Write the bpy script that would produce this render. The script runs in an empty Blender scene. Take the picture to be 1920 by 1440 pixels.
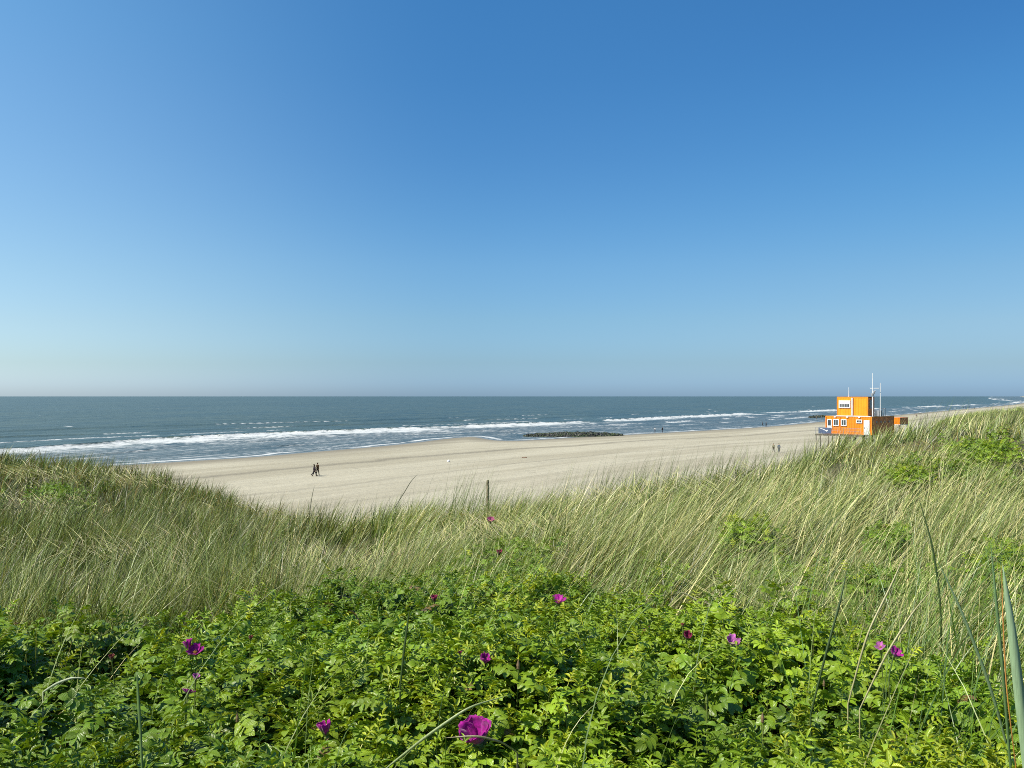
import bpy, bmesh, math, random
import numpy as np
from mathutils import Vector, Matrix, Euler

S = bpy.context.scene
COL = S.collection
RNG = np.random.default_rng(7)
random.seed(7)

# ------------------------------------------------------------------ camera
F = 1598.0            # focal length in photograph pixels (1920 wide)
CAM_Z = 12.0
HOR = 743.0
cd = bpy.data.cameras.new("camera")
cam = bpy.data.objects.new("camera", cd)
COL.objects.link(cam)
cam.location = (0, 0, CAM_Z)
cam.rotation_euler = (math.radians(90), 0, 0)
cd.sensor_width = 36.0
cd.lens = 36.0 * F / 1920
cd.shift_y = (HOR - 720) / 1920
cd.clip_start = 0.05
cd.clip_end = 200000
S.camera = cam

# ------------------------------------------------------------------ light
SUN_AZ = math.radians(-115)      # from +Y, clockwise seen from above
SUN_EL = math.radians(49)
sun_dir = Vector((math.sin(SUN_AZ) * math.cos(SUN_EL), math.cos(SUN_AZ) * math.cos(SUN_EL), math.sin(SUN_EL)))
ld = bpy.data.lights.new("sun", 'SUN')
ld.energy = 5.0
ld.angle = math.radians(0.5)
ld.color = (1.0, 0.93, 0.80)
lo = bpy.data.objects.new("sun", ld)
lo.rotation_euler = (-sun_dir).to_track_quat('-Z', 'Y').to_euler()
COL.objects.link(lo)

W = bpy.data.worlds.new("World")
S.world = W
W.use_nodes = True
nt = W.node_tree
bg = nt.nodes['Background']
sky = nt.nodes.new('ShaderNodeTexSky')
sky.sky_type = 'NISHITA'
sky.sun_disc = False
sky.sun_elevation = SUN_EL
sky.sun_rotation = SUN_AZ
sky.altitude = 0
sky.air_density = 1.0
sky.dust_density = 0.6
sky.ozone_density = 2.0
hs = nt.nodes.new('ShaderNodeHueSaturation')
hs.inputs['Saturation'].default_value = 1.12
nt.links.new(sky.outputs[0], hs.inputs['Color'])
# maritime air: grade the sky by elevation and by bearing (milky towards the sun side, deeper blue away from it)
ZS = {'L': (0.0126, 0.0344, 0.0779, 0.1316, 0.1737, 0.2352, 0.3081, 0.3738), 'C': (0.0144, 0.0394, 0.0891, 0.1503, 0.1981, 0.2671, 0.3479, 0.4193)}
ZS['R'] = ZS['L']
RGB_ = {'L': ((0.3956, 0.3752, 0.4161, 0.449, 0.4593, 0.4661, 0.4649, 0.4483), (0.5069, 0.454, 0.4653, 0.498, 0.5173, 0.5406, 0.567, 0.5912), (0.7459, 0.578, 0.5232, 0.5125, 0.5238, 0.5452, 0.5697, 0.5917)),
        'C': ((0.203, 0.2021, 0.2339, 0.2426, 0.2215, 0.1995, 0.1859, 0.1904), (0.3184, 0.2934, 0.3244, 0.3547, 0.358, 0.3566, 0.3691, 0.3933), (0.5642, 0.4389, 0.4111, 0.4299, 0.4396, 0.4511, 0.4714, 0.4969)),
        'R': ((0.1735, 0.1866, 0.2293, 0.2397, 0.2217, 0.1971, 0.1747, 0.1598), (0.2777, 0.2611, 0.2929, 0.3216, 0.3382, 0.3545, 0.3551, 0.342), (0.5043, 0.3902, 0.3681, 0.3746, 0.3977, 0.4283, 0.4513, 0.4556))}
GRADE = {k: [(z, r, g, b) for z, r, g, b in zip(ZS[k], *RGB_[k])] for k in 'LCR'}
def _n(t, **kw):
    nd = nt.nodes.new(t)
    for k, v in kw.items():
        setattr(nd, k, v)
    return nd
tcw = _n('ShaderNodeTexCoord'); sep = _n('ShaderNodeSeparateXYZ')
nt.links.new(tcw.outputs['Generated'], sep.inputs[0])
def _ramp(stops):
    r = _n('ShaderNodeValToRGB'); cr = r.color_ramp
    cr.interpolation = 'LINEAR'
    for i, st in enumerate(stops):
        e = cr.elements[i] if i < 2 else cr.elements.new(st[0])
        e.position = st[0]; e.color = (st[1], st[2], st[3], 1)
    nt.links.new(sep.outputs['Z'], r.inputs[0])
    return r.outputs[0]
rl, rc, rr = (_ramp(GRADE[k]) for k in 'LCR')
def _range(lo_, hi_):
    mr = _n('ShaderNodeMapRange'); mr.interpolation_type = 'SMOOTHSTEP'
    nt.links.new(sep.outputs['X'], mr.inputs[0]); mr.inputs[1].default_value = lo_; mr.inputs[2].default_value = hi_
    return mr.outputs[0]
def _mix(f, a, b, blend='MIX'):
    mx = _n('ShaderNodeMix', data_type='RGBA', blend_type=blend)
    if isinstance(f, float): mx.inputs[0].default_value = f
    else: nt.links.new(f, mx.inputs[0])
    nt.links.new(a, mx.inputs[6])
    if isinstance(b, tuple): mx.inputs[7].default_value = b
    else: nt.links.new(b, mx.inputs[7])
    return mx.outputs[2]
grade = _mix(_range(0.0, 0.60), _mix(_range(-0.62, -0.02), rl, rc), rr)
sc = _n('ShaderNodeVectorMath', operation='MULTIPLY')
nt.links.new(hs.outputs[0], sc.inputs[0]); nt.links.new(grade, sc.inputs[1])
sc3 = _n('ShaderNodeVectorMath', operation='SCALE'); sc3.inputs['Scale'].default_value = 3.0
nt.links.new(sc.outputs[0], sc3.inputs[0])
nt.links.new(sc3.outputs[0], bg.inputs[0])
bg.inputs[1].default_value = 0.1 / 2 ** 0.4
S.view_settings.view_transform = 'Standard'
S.view_settings.look = 'None'
S.view_settings.exposure = 0.4
S.view_settings.gamma = 1
S.render.engine = 'CYCLES'
S.cycles.max_bounces = 8
S.cycles.transparent_max_bounces = 8
S.cycles.use_denoising = False
S.cycles.pixel_filter_type = 'BLACKMAN_HARRIS'
S.cycles.filter_width = 1.0

# ------------------------------------------------------------------ numpy helpers
def hash2(ix, iy, seed):
    h = (ix.astype(np.int64) * 374761393 + iy.astype(np.int64) * 668265263 + seed * 1442695041) & 0xFFFFFFFF
    h = ((h ^ (h >> 13)) * 1274126177) & 0xFFFFFFFF
    h = (h ^ (h >> 16)) & 0xFFFFFFFF
    return h.astype(np.float64) / 4294967295.0

def vnoise(x, y, seed=0):
    x = np.asarray(x, float); y = np.asarray(y, float)
    ix = np.floor(x); iy = np.floor(y)
    fx = x - ix; fy = y - iy
    fx = fx * fx * (3 - 2 * fx); fy = fy * fy * (3 - 2 * fy)
    a = hash2(ix, iy, seed); b = hash2(ix + 1, iy, seed)
    c = hash2(ix, iy + 1, seed); d = hash2(ix + 1, iy + 1, seed)
    return (a + (b - a) * fx) * (1 - fy) + (c + (d - c) * fx) * fy

def fbm(x, y, seed=0, n=3):
    v = 0; amp = 1; tot = 0
    for i in range(n):
        v = v + amp * vnoise(np.asarray(x) * 2 ** i, np.asarray(y) * 2 ** i, seed + i * 17)
        tot += amp; amp *= 0.5
    return v / tot

def sstep(a, b, x):
    t = np.clip((x - a) / (b - a), 0, 1)
    return t * t * (3 - 2 * t)

def make_mesh(name, co, loops, lstart, attrs=None, uv=None, smooth=True):
    me = bpy.data.meshes.new(name)
    me.vertices.add(len(co))
    me.vertices.foreach_set('co', np.ascontiguousarray(co, dtype=np.float32).ravel())
    me.loops.add(len(loops))
    me.polygons.add(len(lstart))
    me.loops.foreach_set('vertex_index', np.ascontiguousarray(loops, dtype=np.int32))
    me.polygons.foreach_set('loop_start', np.ascontiguousarray(lstart, dtype=np.int32))
    if smooth:
        me.polygons.foreach_set('use_smooth', np.ones(len(lstart), dtype=bool))
    for k, v in (attrs or {}).items():
        v = np.asarray(v)
        if v.ndim == 1:
            at = me.attributes.new(k, 'FLOAT', 'POINT')
            at.data.foreach_set('value', v.astype(np.float32))
        elif v.shape[1] == 4:
            at = me.color_attributes.new(k, 'FLOAT_COLOR', 'POINT')
            at.data.foreach_set('color', np.ascontiguousarray(v, dtype=np.float32).ravel())
        else:
            at = me.attributes.new(k, 'FLOAT_VECTOR', 'POINT')
            at.data.foreach_set('vector', np.ascontiguousarray(v, dtype=np.float32).ravel())
    if uv is not None:
        l = me.uv_layers.new(name='UVMap')
        l.data.foreach_set('uv', np.ascontiguousarray(uv[loops], dtype=np.float32).ravel())
    me.update(calc_edges=True)
    return me

def quad_mesh(name, co, quads, **kw):
    quads = np.asarray(quads)
    return make_mesh(name, co, quads.ravel(), np.arange(len(quads)) * 4, **kw)

def add_obj(name, me, mat=None, parent=None, **props):
    o = bpy.data.objects.new(name, me)
    COL.objects.link(o)
    if mat is not None:
        me.materials.append(mat)
    if parent is not None:
        o.parent = parent
    for k, v in props.items():
        o[k] = v
    return o

def empty(name, loc=(0, 0, 0), rotz=0.0, **props):
    o = bpy.data.objects.new(name, None)
    COL.objects.link(o)
    o.location = loc
    o.rotation_euler = (0, 0, rotz)
    for k, v in props.items():
        o[k] = v
    return o

# ------------------------------------------------------------------ material helper
class NT:
    def __init__(self, name):
        self.m = bpy.data.materials.new(name)
        self.m.use_nodes = True
        self.t = self.m.node_tree
        self.t.nodes.clear()
        self.out = self.n('ShaderNodeOutputMaterial')
    def n(self, typ, **kw):
        nd = self.t.nodes.new(typ)
        for k, v in kw.items():
            setattr(nd, k, v)
        return nd
    def l(self, a, b):
        self.t.links.new(a, b)
    def set(self, sock, v):
        if hasattr(v, 'is_output'):
            self.l(v, sock)
        else:
            sock.default_value = v
    def attr(self, name):
        return self.n('ShaderNodeAttribute', attribute_name=name)
    def noise(self, vec, scale, detail=3, rough=0.55, dist=0.0):
        nd = self.n('ShaderNodeTexNoise')
        if vec is not None:
            self.l(vec, nd.inputs['Vector'])
        nd.inputs['Scale'].default_value = scale
        nd.inputs['Detail'].default_value = detail
        nd.inputs['Roughness'].default_value = rough
        nd.inputs['Distortion'].default_value = dist
        return nd
    def mapping(self, vec, scale=(1, 1, 1), rot=(0, 0, 0)):
        nd = self.n('ShaderNodeMapping')
        self.l(vec, nd.inputs['Vector'])
        nd.inputs['Scale'].default_value = scale
        nd.inputs['Rotation'].default_value = rot
        return nd.outputs[0]
    def mix(self, fac, a, b, blend='MIX'):
        nd = self.n('ShaderNodeMix', data_type='RGBA', blend_type=blend)
        self.set(nd.inputs[0], fac)
        for i, v in ((6, a), (7, b)):
            if isinstance(v, tuple) and len(v) == 3:
                v = v + (1,)
            self.set(nd.inputs[i], v)
        return nd.outputs[2]
    def math(self, op, a, b=0.0, clamp=False):
        nd = self.n('ShaderNodeMath', operation=op)
        nd.use_clamp = clamp
        self.set(nd.inputs[0], a)
        self.set(nd.inputs[1], b)
        return nd.outputs[0]
    def ramp(self, v, a, b, c=0.0, d=1.0):
        nd = self.n('ShaderNodeMapRange')
        nd.interpolation_type = 'SMOOTHSTEP'
        self.set(nd.inputs[0], v)
        nd.inputs[1].default_value = a; nd.inputs[2].default_value = b
        nd.inputs[3].default_value = c; nd.inputs[4].default_value = d
        return nd.outputs[0]
    def bump(self, h, strength=0.3, dist=0.1):
        nd = self.n('ShaderNodeBump')
        self.l(h, nd.inputs['Height'])
        self.set(nd.inputs['Strength'], strength)
        nd.inputs['Distance'].default_value = dist
        return nd.outputs[0]
    def principled(self, color, rough=0.6, normal=None, **kw):
        p = self.n('ShaderNodeBsdfPrincipled')
        if isinstance(color, tuple) and len(color) == 3:
            color = color + (1,)
        self.set(p.inputs['Base Color'], color)
        self.set(p.inputs['Roughness'], rough)
        if normal is not None:
            self.l(normal, p.inputs['Normal'])
        for k, v in kw.items():
            self.set(p.inputs[k], v)
        return p
    def done(self, shader):
        self.l(shader, self.out.inputs[0])
        return self.m

def paint(name, col, rough=0.5, var=0.12, scale=3.0, spec=0.5, metal=0.0):
    """painted / plain surface with slight uneven wear and grain"""
    m = NT(name)
    tc = m.n('ShaderNodeTexCoord').outputs['Object']
    n1 = m.noise(tc, scale, 5, 0.65).outputs[0]
    n2 = m.noise(tc, scale * 9, 3, 0.6).outputs[0]
    dark = tuple(c * (1 - var * 1.6) for c in col)
    lite = tuple(min(1, c * (1 + var * 0.8)) for c in col)
    c = m.mix(m.ramp(n1, 0.3, 0.7), dark, lite)
    r = m.ramp(n2, 0.2, 0.8, max(0.05, rough - 0.1), min(1, rough + 0.1))
    p = m.principled(c, r, m.bump(n2, 0.15, 0.01))
    p.inputs['Specular IOR Level'].default_value = spec
    p.inputs['Metallic'].default_value = metal
    return m.done(p.outputs[0])

# ------------------------------------------------------------------ shore and terrain
def to_world(px, row, z=0.0):
    D = (CAM_Z - z) * F / (np.asarray(row, float) - HOR)
    return np.stack([(np.asarray(px, float) - 960) / F * D, D], -1)

def chaikin(p, n=3):
    p = np.asarray(p, float)
    for _ in range(n):
        q = np.empty((2 * len(p) - 2, 2))
        q[0::2] = 0.75 * p[:-1] + 0.25 * p[1:]
        q[1::2] = 0.25 * p[:-1] + 0.75 * p[1:]
        p = np.concatenate([p[:1], q, p[-1:]])
    return p

def poly_dist(P, x, y):
    """signed distance to an open polyline (positive on its right side = land) and running length along it"""
    x = np.asarray(x, float).ravel(); y = np.asarray(y, float).ravel()
    best = np.full(x.shape, 1e18); sgn = np.ones_like(x); tt = np.zeros_like(x)
    acc = 0.0
    for i in range(len(P) - 1):
        ax, ay = P[i]; dx, dy = P[i + 1] - P[i]
        L2 = dx * dx + dy * dy
        if L2 == 0:
            continue
        u = ((x - ax) * dx + (y - ay) * dy) / L2
        u = np.clip(u, 0 if i > 0 else -1e3, 1 if i < len(P) - 2 else 1e3)
        ex = x - ax - u * dx; ey = y - ay - u * dy
        d = ex * ex + ey * ey
        m = d < best
        best = np.where(m, d, best)
        sgn = np.where(m, np.where(dx * ey - dy * ex < 0, 1.0, -1.0), sgn)
        tt = np.where(m, acc + u * math.sqrt(L2), tt)
        acc += math.sqrt(L2)
    return np.sqrt(best) * sgn, tt

_sh = [(-170, -10), (-115, 80), (-81, 135), (-67, 151)] + [tuple(p) for p in to_world(
    [480, 570, 655, 755, 830, 880, 908, 928, 960, 1010, 1090, 1180, 1300, 1440, 1540, 1680, 1850, 1920],
    [856, 847.5, 841, 832, 822, 818.5, 820, 825, 826.5, 824, 819, 814.5, 808, 800, 790, 778, 763, 757])] + [(2200, 3600), (6000, 10000)]
SHORE = chaikin(_sh, 2)
SHORE_S = chaikin([(-170, -10), (-115, 80), (-67, 151), (-37, 194), (-5, 232), (37, 268), (63, 296), (101, 338),
                   (148, 408), (247, 548), (534, 959), (885, 1475), (2200, 3600), (6000, 10000)], 2)

PXC = np.array([-900, -300, 0, 150, 250, 400, 520, 640, 800, 960, 1150, 1300, 1450, 1600, 1750, 1920, 2200, 2900], float)
DG = np.array([2, 3, 4, 5, 6.5, 9, 12, 14, 16, 18, 20, 22, 25, 28], float)
ROWS = {
    -900: [1420, 1235, 1150, 1100, 1055, 1000, 950, 925, 903, 886, 871, 860, 848, 839],
    -300: [1440, 1240, 1155, 1105, 1060, 1008, 957, 934, 913, 895, 880, 868, 853, 842],
    0:    [1490, 1250, 1155, 1106, 1063, 1013, 966, 944, 923, 906, 891, 879, 865, 856],
    150:  [1490, 1250, 1150, 1104, 1063, 1015, 970, 949, 929, 912, 897, 884, 868, 864],
    250:  [1490, 1250, 1146, 1103, 1063, 1018, 976, 956, 937, 920, 904, 890, 875, 882],
    400:  [1490, 1250, 1142, 1102, 1065, 1023, 987, 970, 954, 941, 930, 920, 918, 945],
    520:  [1490, 1250, 1142, 1103, 1068, 1031, 1001, 985, 973, 964, 962, 975, 1000, 1020],
    640:  [1490, 1250, 1142, 1104, 1071, 1036, 1002, 982, 969, 966, 975, 995, 1020, 1040],
    800:  [1490, 1250, 1138, 1098, 1062, 1010, 967, 950, 945, 958, 980, 1000, 1020, 1040],
    960:  [1490, 1250, 1134, 1092, 1050, 988, 945, 932, 934, 950, 970, 985, 1000, 1015],
    1150: [1490, 1250, 1130, 1088, 1046, 982, 935, 917, 906, 908, 925, 940, 960, 975],
    1300: [1490, 1250, 1128, 1088, 1050, 983, 935, 912, 894, 885, 890, 905, 925, 940],
    1450: [1490, 1250, 1130, 1090, 1050, 983, 930, 905, 885, 871, 862, 866, 880, 895],
    1600: [1490, 1250, 1134, 1090, 1045, 975, 912, 881, 856, 836, 821, 813, 823, 838],
    1750: [1490, 1250, 1140, 1090, 1042, 965, 903, 872, 846, 826, 811, 800, 790, 794],
    1920: [1490, 1250, 1140, 1088, 1038, 955, 896, 865, 840, 820, 804, 793, 782, 776],
    2200: [1490, 1250, 1135, 1080, 1025, 940, 880, 848, 822, 803, 787, 775, 764, 758],
    2900: [1480, 1240, 1120, 1062, 1005, 920, 860, 828, 803, 785, 770, 760, 750, 744],
}
CANOPY = np.array([[CAM_Z - (r - HOR) / F * d for r, d in zip(ROWS[int(p)], DG)] for p in PXC])
# crest: the depth of the highest silhouette in every column, and its row
CREST_D = np.array([DG[int(np.argmin(ROWS[int(p)]))] for p in PXC])
CREST_R = np.array([min(ROWS[int(p)]) for p in PXC], float)

def canopy_near(px, D):
    px = np.clip(px, PXC[0], PXC[-1] - 1e-6); D = np.clip(D, DG[0], DG[-1] - 1e-6)
    i = np.clip(np.searchsorted(PXC, px, side='right') - 1, 0, len(PXC) - 2)
    j = np.clip(np.searchsorted(DG, D, side='right') - 1, 0, len(DG) - 2)
    u = (px - PXC[i]) / (PXC[i + 1] - PXC[i]); u = u * u * (3 - 2 * u)
    v = (D - DG[j]) / (DG[j + 1] - DG[j])
    C = CANOPY
    return (C[i, j] * (1 - u) + C[i + 1, j] * u) * (1 - v) + (C[i, j + 1] * (1 - u) + C[i + 1, j + 1] * u) * v

# far edge of the rose thicket (depth) by column
BUSH_PX = np.array([-900, -300, 0, 120, 250, 330, 420, 520, 640, 740, 800, 870, 920, 970, 1020, 1080, 1140, 1250, 1400, 1520, 1600, 1700, 1800, 1920, 2200, 2900], float)
BUSH_D = np.array([3.5, 3.5, 3.55, 3.65, 4.1, 4.0, 4.3, 5.4, 6.6, 7.6, 8.6, 9.8, 10.4, 10.0, 8.6, 5.9, 4.8, 4.2, 4.1, 3.8, 3.45, 3.05, 2.85, 2.7, 2.6, 2.6])

def ground_height(x, y):
    x = np.asarray(x, float); y = np.asarray(y, float)
    shp = x.shape
    x = x.ravel(); y = y.ravel()
    s, t = poly_dist(SHORE_S, x, y)
    s2, _ = poly_dist(SHORE, x, y)
    sb = np.minimum(s, np.where(s2 < 12, s2, np.maximum(s2, 12) * 0.3 + s * 0.7 + 0))
    sb = np.where(s < 40, np.where(np.abs(s2 - s) > 0.5, s2 * (1 - sstep(10, 40, s)) + s * sstep(10, 40, s), s), s)
    # beach
    beach = np.where(sb > 0, 0.012 * np.clip(sb, 0, 12) + 0.010 * np.clip(sb - 12, 0, 80), 0.03 * np.maximum(sb, -100))
    beach = beach + 0.12 * (fbm(t / 25, s / 6, 3) - 0.5) * sstep(4, 30, sb)
    # low runnel / berm parallel to the water
    beach = beach + 0.18 * np.exp(-((sb - 26 - 6 * vnoise(t / 60, t * 0, 5)) / 5) ** 2)
    # dune front and plateau
    g = 8.2 * sstep(99, 150, s + 10 * (fbm(t / 14, s / 14, 11) - 0.5))
    g = g + 1.1 * (fbm(t / 17, s / 13, 13) - 0.5) * sstep(102, 130, s)
    gen = beach + np.where(g > 0, g, 0)
    # near dune from surveyed table
    D = np.maximum(y, 2.0)
    px = 960 + F * x / D
    px = np.clip(px, -900, 2899)
    cz = canopy_near(px, D)
    bd = np.interp(px, BUSH_PX, BUSH_D)
    veg = 0.55 + (0.42 - 0.55) * sstep(-0.7, 0.7, D - bd)
    near = cz - veg
    bump = ((fbm(x / 1.7, y / 1.7, 21) - 0.5) * 0.42 + (fbm(x / 3.6, y / 3.6, 23) - 0.5) * 0.30) * sstep(4.5, 9, D)
    near = near + bump
    cd_ = np.interp(px, PXC, CREST_D); cr = np.interp(px, PXC, CREST_R)
    w = sstep(cd_ + 1.0, cd_ + 9.0, D)
    sight = CAM_Z - (cr - HOR + 8) / F * D - 0.6
    gen_l = np.where((gen > 1.6) & (px < 2100), np.minimum(gen, np.maximum(sight, 1.3)), gen)
    # far dune seen beyond the crest at the right
    ff = np.interp(px, [1560, 1690, 1760, 1800, 1850, 1920, 2300], [-12.0, 4.0, 9.1, 9.75, 10.15, 10.45, 11.0])
    ff = ff - ((D - 92) / 26.0) ** 2 * 5.0 + (fbm(x / 5, y / 5, 31) - 0.5) * 0.5
    gen_l = np.where((D > 60) & (D < 135), np.maximum(gen_l, ff), gen_l)
    z = near * (1 - w) + gen_l * w
    z = np.where(y < 2, near, z)
    return z.reshape(shp), s.reshape(shp), t.reshape(shp), s2.reshape(shp)

def gz(x, y):
    return float(ground_height(np.array([x]), np.array([y]))[0][0])

def ray_ground(px, row, d0=40.0, d1=900.0, lift=0.0):
    Ds = np.exp(np.linspace(math.log(d0), math.log(d1), 1500))
    x = (px - 960) / F * Ds
    zr = CAM_Z - (row - HOR) / F * Ds
    z = ground_height(x, Ds)[0] + lift
    hit = np.nonzero(zr <= np.maximum(z, 0.0))[0]
    i = hit[0] if len(hit) else len(Ds) - 1
    return float(x[i]), float(Ds[i]), float(max(z[i] - lift, 0.0))

# ground sheet
APEX = -8.0
ax_ = np.tan(np.linspace(math.radians(-62), math.radians(62), 520))
dep = np.concatenate([np.linspace(4.5, 48, 175), 1 / np.linspace(1 / 48.6, 1 / 400., 260), np.geomspace(420, 60000, 46)])
gx = ax_[None, :] * dep[:, None]
gy = np.repeat((dep + APEX)[:, None], len(ax_), 1)
gzv, gs, gt, gs2 = ground_height(gx, gy)
far = sstep(1500, 6000, dep)[:, None]
gzv = gzv * (1 - far) + np.where(gs > 100, 5.0, np.where(gs > 0, 0.5, -4)) * far
nr, nc = gx.shape
idx = np.arange(nr * nc).reshape(nr, nc)
quads = np.stack([idx[:-1, :-1], idx[:-1, 1:], idx[1:, 1:], idx[1:, :-1]], -1).reshape(-1, 4)
D_ = np.maximum(gy, 2.0); px_ = 960 + F * gx / D_
cdd = np.interp(px_, PXC, CREST_D)
vegm = np.where(gs > 104, 1.0, 0.0) * sstep(1.7, 2.6, gzv)
vegm = np.maximum(vegm, sstep(2, -4, gy - cdd - 2))
sandpatch = np.exp(-(((gx - 23.2) / 1.6) ** 2 + ((gy - 46.0) / 3) ** 2))
vegm = np.clip(vegm - sandpatch * 1.6, 0, 1)
co = np.stack([gx, gy, gzv], -1).reshape(-1, 3)
ground_me = quad_mesh("ground", co, quads, attrs={'shore': gs.ravel(), 'along': gt.ravel(), 'water': gs2.ravel(), 'veg': vegm.ravel()})

m = NT("sand_ground")
geo = m.n('ShaderNodeNewGeometry').outputs['Position']
sa = m.attr('shore').outputs['Fac']; al = m.attr('along').outputs['Fac']; wa = m.attr('water').outputs['Fac']; vg = m.attr('veg').outputs['Fac']
cmb = m.n('ShaderNodeCombineXYZ'); m.l(al, cmb.inputs[0]); m.l(sa, cmb.inputs[1])
st = cmb.outputs[0]
n_big = m.noise(m.mapping(st, (0.012, 0.10, 1)), 1.0, 4, 0.6).outputs[0]
n_streak = m.noise(m.mapping(st, (0.02, 0.55, 1)), 1.0, 4, 0.6, 0.4).outputs[0]
n_track = m.noise(m.mapping(st, (0.05, 2.6, 1), (0, 0, 0.02)), 1.0, 3, 0.6, 0.8).outputs[0]
n_fine = m.noise(geo, 1.6, 5, 0.7).outputs[0]
n_step = m.noise(m.mapping(geo, (1.1, 0.75, 1)), 1.0, 3, 0.6, 0.6).outputs[0]
n_zone = m.noise(geo, 0.06, 3, 0.6).outputs[0]
n_foot = m.noise(geo, 0.9, 6, 0.75).outputs[0]
n_pos = m.noise(m.mapping(geo, (0.05, 0.05, 0.05)), 1.0, 3, 0.6).outputs[0]
c = m.mix(m.ramp(n_big, 0.38, 0.62), (0.355, 0.318, 0.224), (0.435, 0.396, 0.288))
c = m.mix(m.math('MULTIPLY', m.ramp(n_streak, 0.50, 0.70), 0.30), c, (0.235, 0.212, 0.155))
c = m.mix(m.math('MULTIPLY', m.ramp(n_track, 0.58, 0.70), 0.28), c, (0.21, 0.19, 0.14))
c = m.mix(m.math('MULTIPLY', m.ramp(n_fine, 0.58, 0.75), 0.25), c, (0.235, 0.21, 0.16))
# trodden patches with footprints
c = m.mix(m.math('MULTIPLY', m.math('MULTIPLY', m.ramp(n_step, 0.56, 0.66), m.ramp(n_zone, 0.42, 0.6)), 0.34), c, (0.20, 0.178, 0.125))
# strand line of debris
band = m.math('SUBTRACT', sa, m.math('MULTIPLY', m.noise(m.mapping(st, (0.02, 0.0, 1)), 1.0, 4, 0.6).outputs[0], 16.0))
b1 = m.math('SUBTRACT', 1.0, m.math('ABSOLUTE', m.math('DIVIDE', m.math('SUBTRACT', band, 26.0), 2.2)), True)
c = m.mix(m.math('MULTIPLY', b1, m.ramp(n_fine, 0.25, 0.55, 0.25, 0.75)), c, (0.165, 0.145, 0.105))
b2 = m.math('SUBTRACT', 1.0, m.math('ABSOLUTE', m.math('DIVIDE', m.math('SUBTRACT', band, 52.0), 1.3)), True)
c = m.mix(m.math('MULTIPLY', b2, m.ramp(n_fine, 0.3, 0.6, 0.1, 0.5)), c, (0.20, 0.178, 0.13))
# wet sand
wet = m.ramp(m.math('ADD', wa, m.math('MULTIPLY', n_big, 10.0)), 5.0, 24.0, 1.0, 0.0)
c = m.mix(m.math('MULTIPLY', wet, 0.85), c, (0.185, 0.160, 0.112))
vwet = m.ramp(wa, 0.3, 4.0, 1.0, 0.0)
# litter and soil under the vegetation
lit = m.mix(m.ramp(n_fine, 0.3, 0.7), (0.045, 0.045, 0.018), (0.115, 0.10, 0.05))
vf = m.math('MULTIPLY', vg, m.ramp(m.math('ADD', vg, m.math('MULTIPLY', n_foot, 0.6)), 0.65, 1.0))
c = m.mix(vf, c, lit)
h = m.math('ADD', m.math('ADD', m.math('MULTIPLY', n_foot, 1.0), m.math('MULTIPLY', n_track, 0.5)), m.math('MULTIPLY', n_step, -0.7))
p = m.principled(c, m.ramp(vwet, 0, 1, 0.9, 0.22), m.bump(h, m.ramp(wet, 0, 1, 0.55, 0.05), 0.25))
p.inputs['Specular IOR Level'].default_value = 0.25
M_SAND = m.done(p.outputs[0])
ground = add_obj("ground", ground_me, M_SAND, kind="structure", label="pale sand beach rising into grassy dunes", category="ground")

# ------------------------------------------------------------------ sea
BREAK = chaikin([(-170, 95)] + [tuple(p) for p in to_world(
    [0, 120, 250, 370, 480, 600, 720, 840, 960, 1100, 1300, 1440, 1570, 1700, 1850, 1920],
    [846, 838, 829, 822, 816.5, 811, 806, 801.5, 797, 791, 780.5, 774, 768.5, 763.5, 757.3, 754.3])] + [(2000, 3600), (5600, 10000)], 2)
pxs = np.arange(-1500, 3000, 3.6)
rws = np.concatenate([np.geomspace(0.25, 3.0, 30)[:-1], np.arange(3.0, 190, 0.42), np.arange(190, 420, 3.0)])
Dw = CAM_Z * F / rws[::-1]
sx = (pxs[None, :] - 960) / F * Dw[:, None]
sy = np.repeat(Dw[:, None], len(pxs), 1)
s_sh, t_sh = poly_dist(SHORE, sx, sy); s_br, t_br = poly_dist(BREAK, sx, sy)
s_sh = s_sh.reshape(sx.shape); s_br = s_br.reshape(sx.shape); t_br = t_br.reshape(sx.shape); t_sh = t_sh.reshape(sx.shape)
# metres from the crest, positive towards the beach; crest line wanders a little
q = s_br - 7 * (fbm(t_br / 40, t_br * 0 + 3, 41) - 0.5) - 5.0 * (fbm(t_br / 5, t_br * 0 + 7, 43) - 0.5)
seg = fbm(t_br / 45, t_br * 0 + 1, 47, 2)                     # how strongly each stretch breaks
lft = sstep(420, 250, t_br)
str_ = np.clip(sstep(0.30, 0.50, seg) + 0.7 * lft, 0, 1)
wid = 9 + 13 * vnoise(t_br / 30, t_br * 0 + 9, 53) + 24 * lft + np.clip((sy - 350) / 30, 0, 12)
front = sstep(-1.2, 0.4, q)
lace = fbm(t_br / 3.5 + 3 * vnoise(t_br / 9, q / 6, 57), q / 2.2, 59, 4)
foam = front * np.exp(-np.maximum(q, 0) / wid * 1.5) * str_ * (0.15 + 1.65 * lace)
height = 0.75 * np.exp(-((q + 0.8) / np.where(q < -0.8, 3.5, 1.0)) ** 2) * (0.25 + 0.75 * str_)
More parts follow.
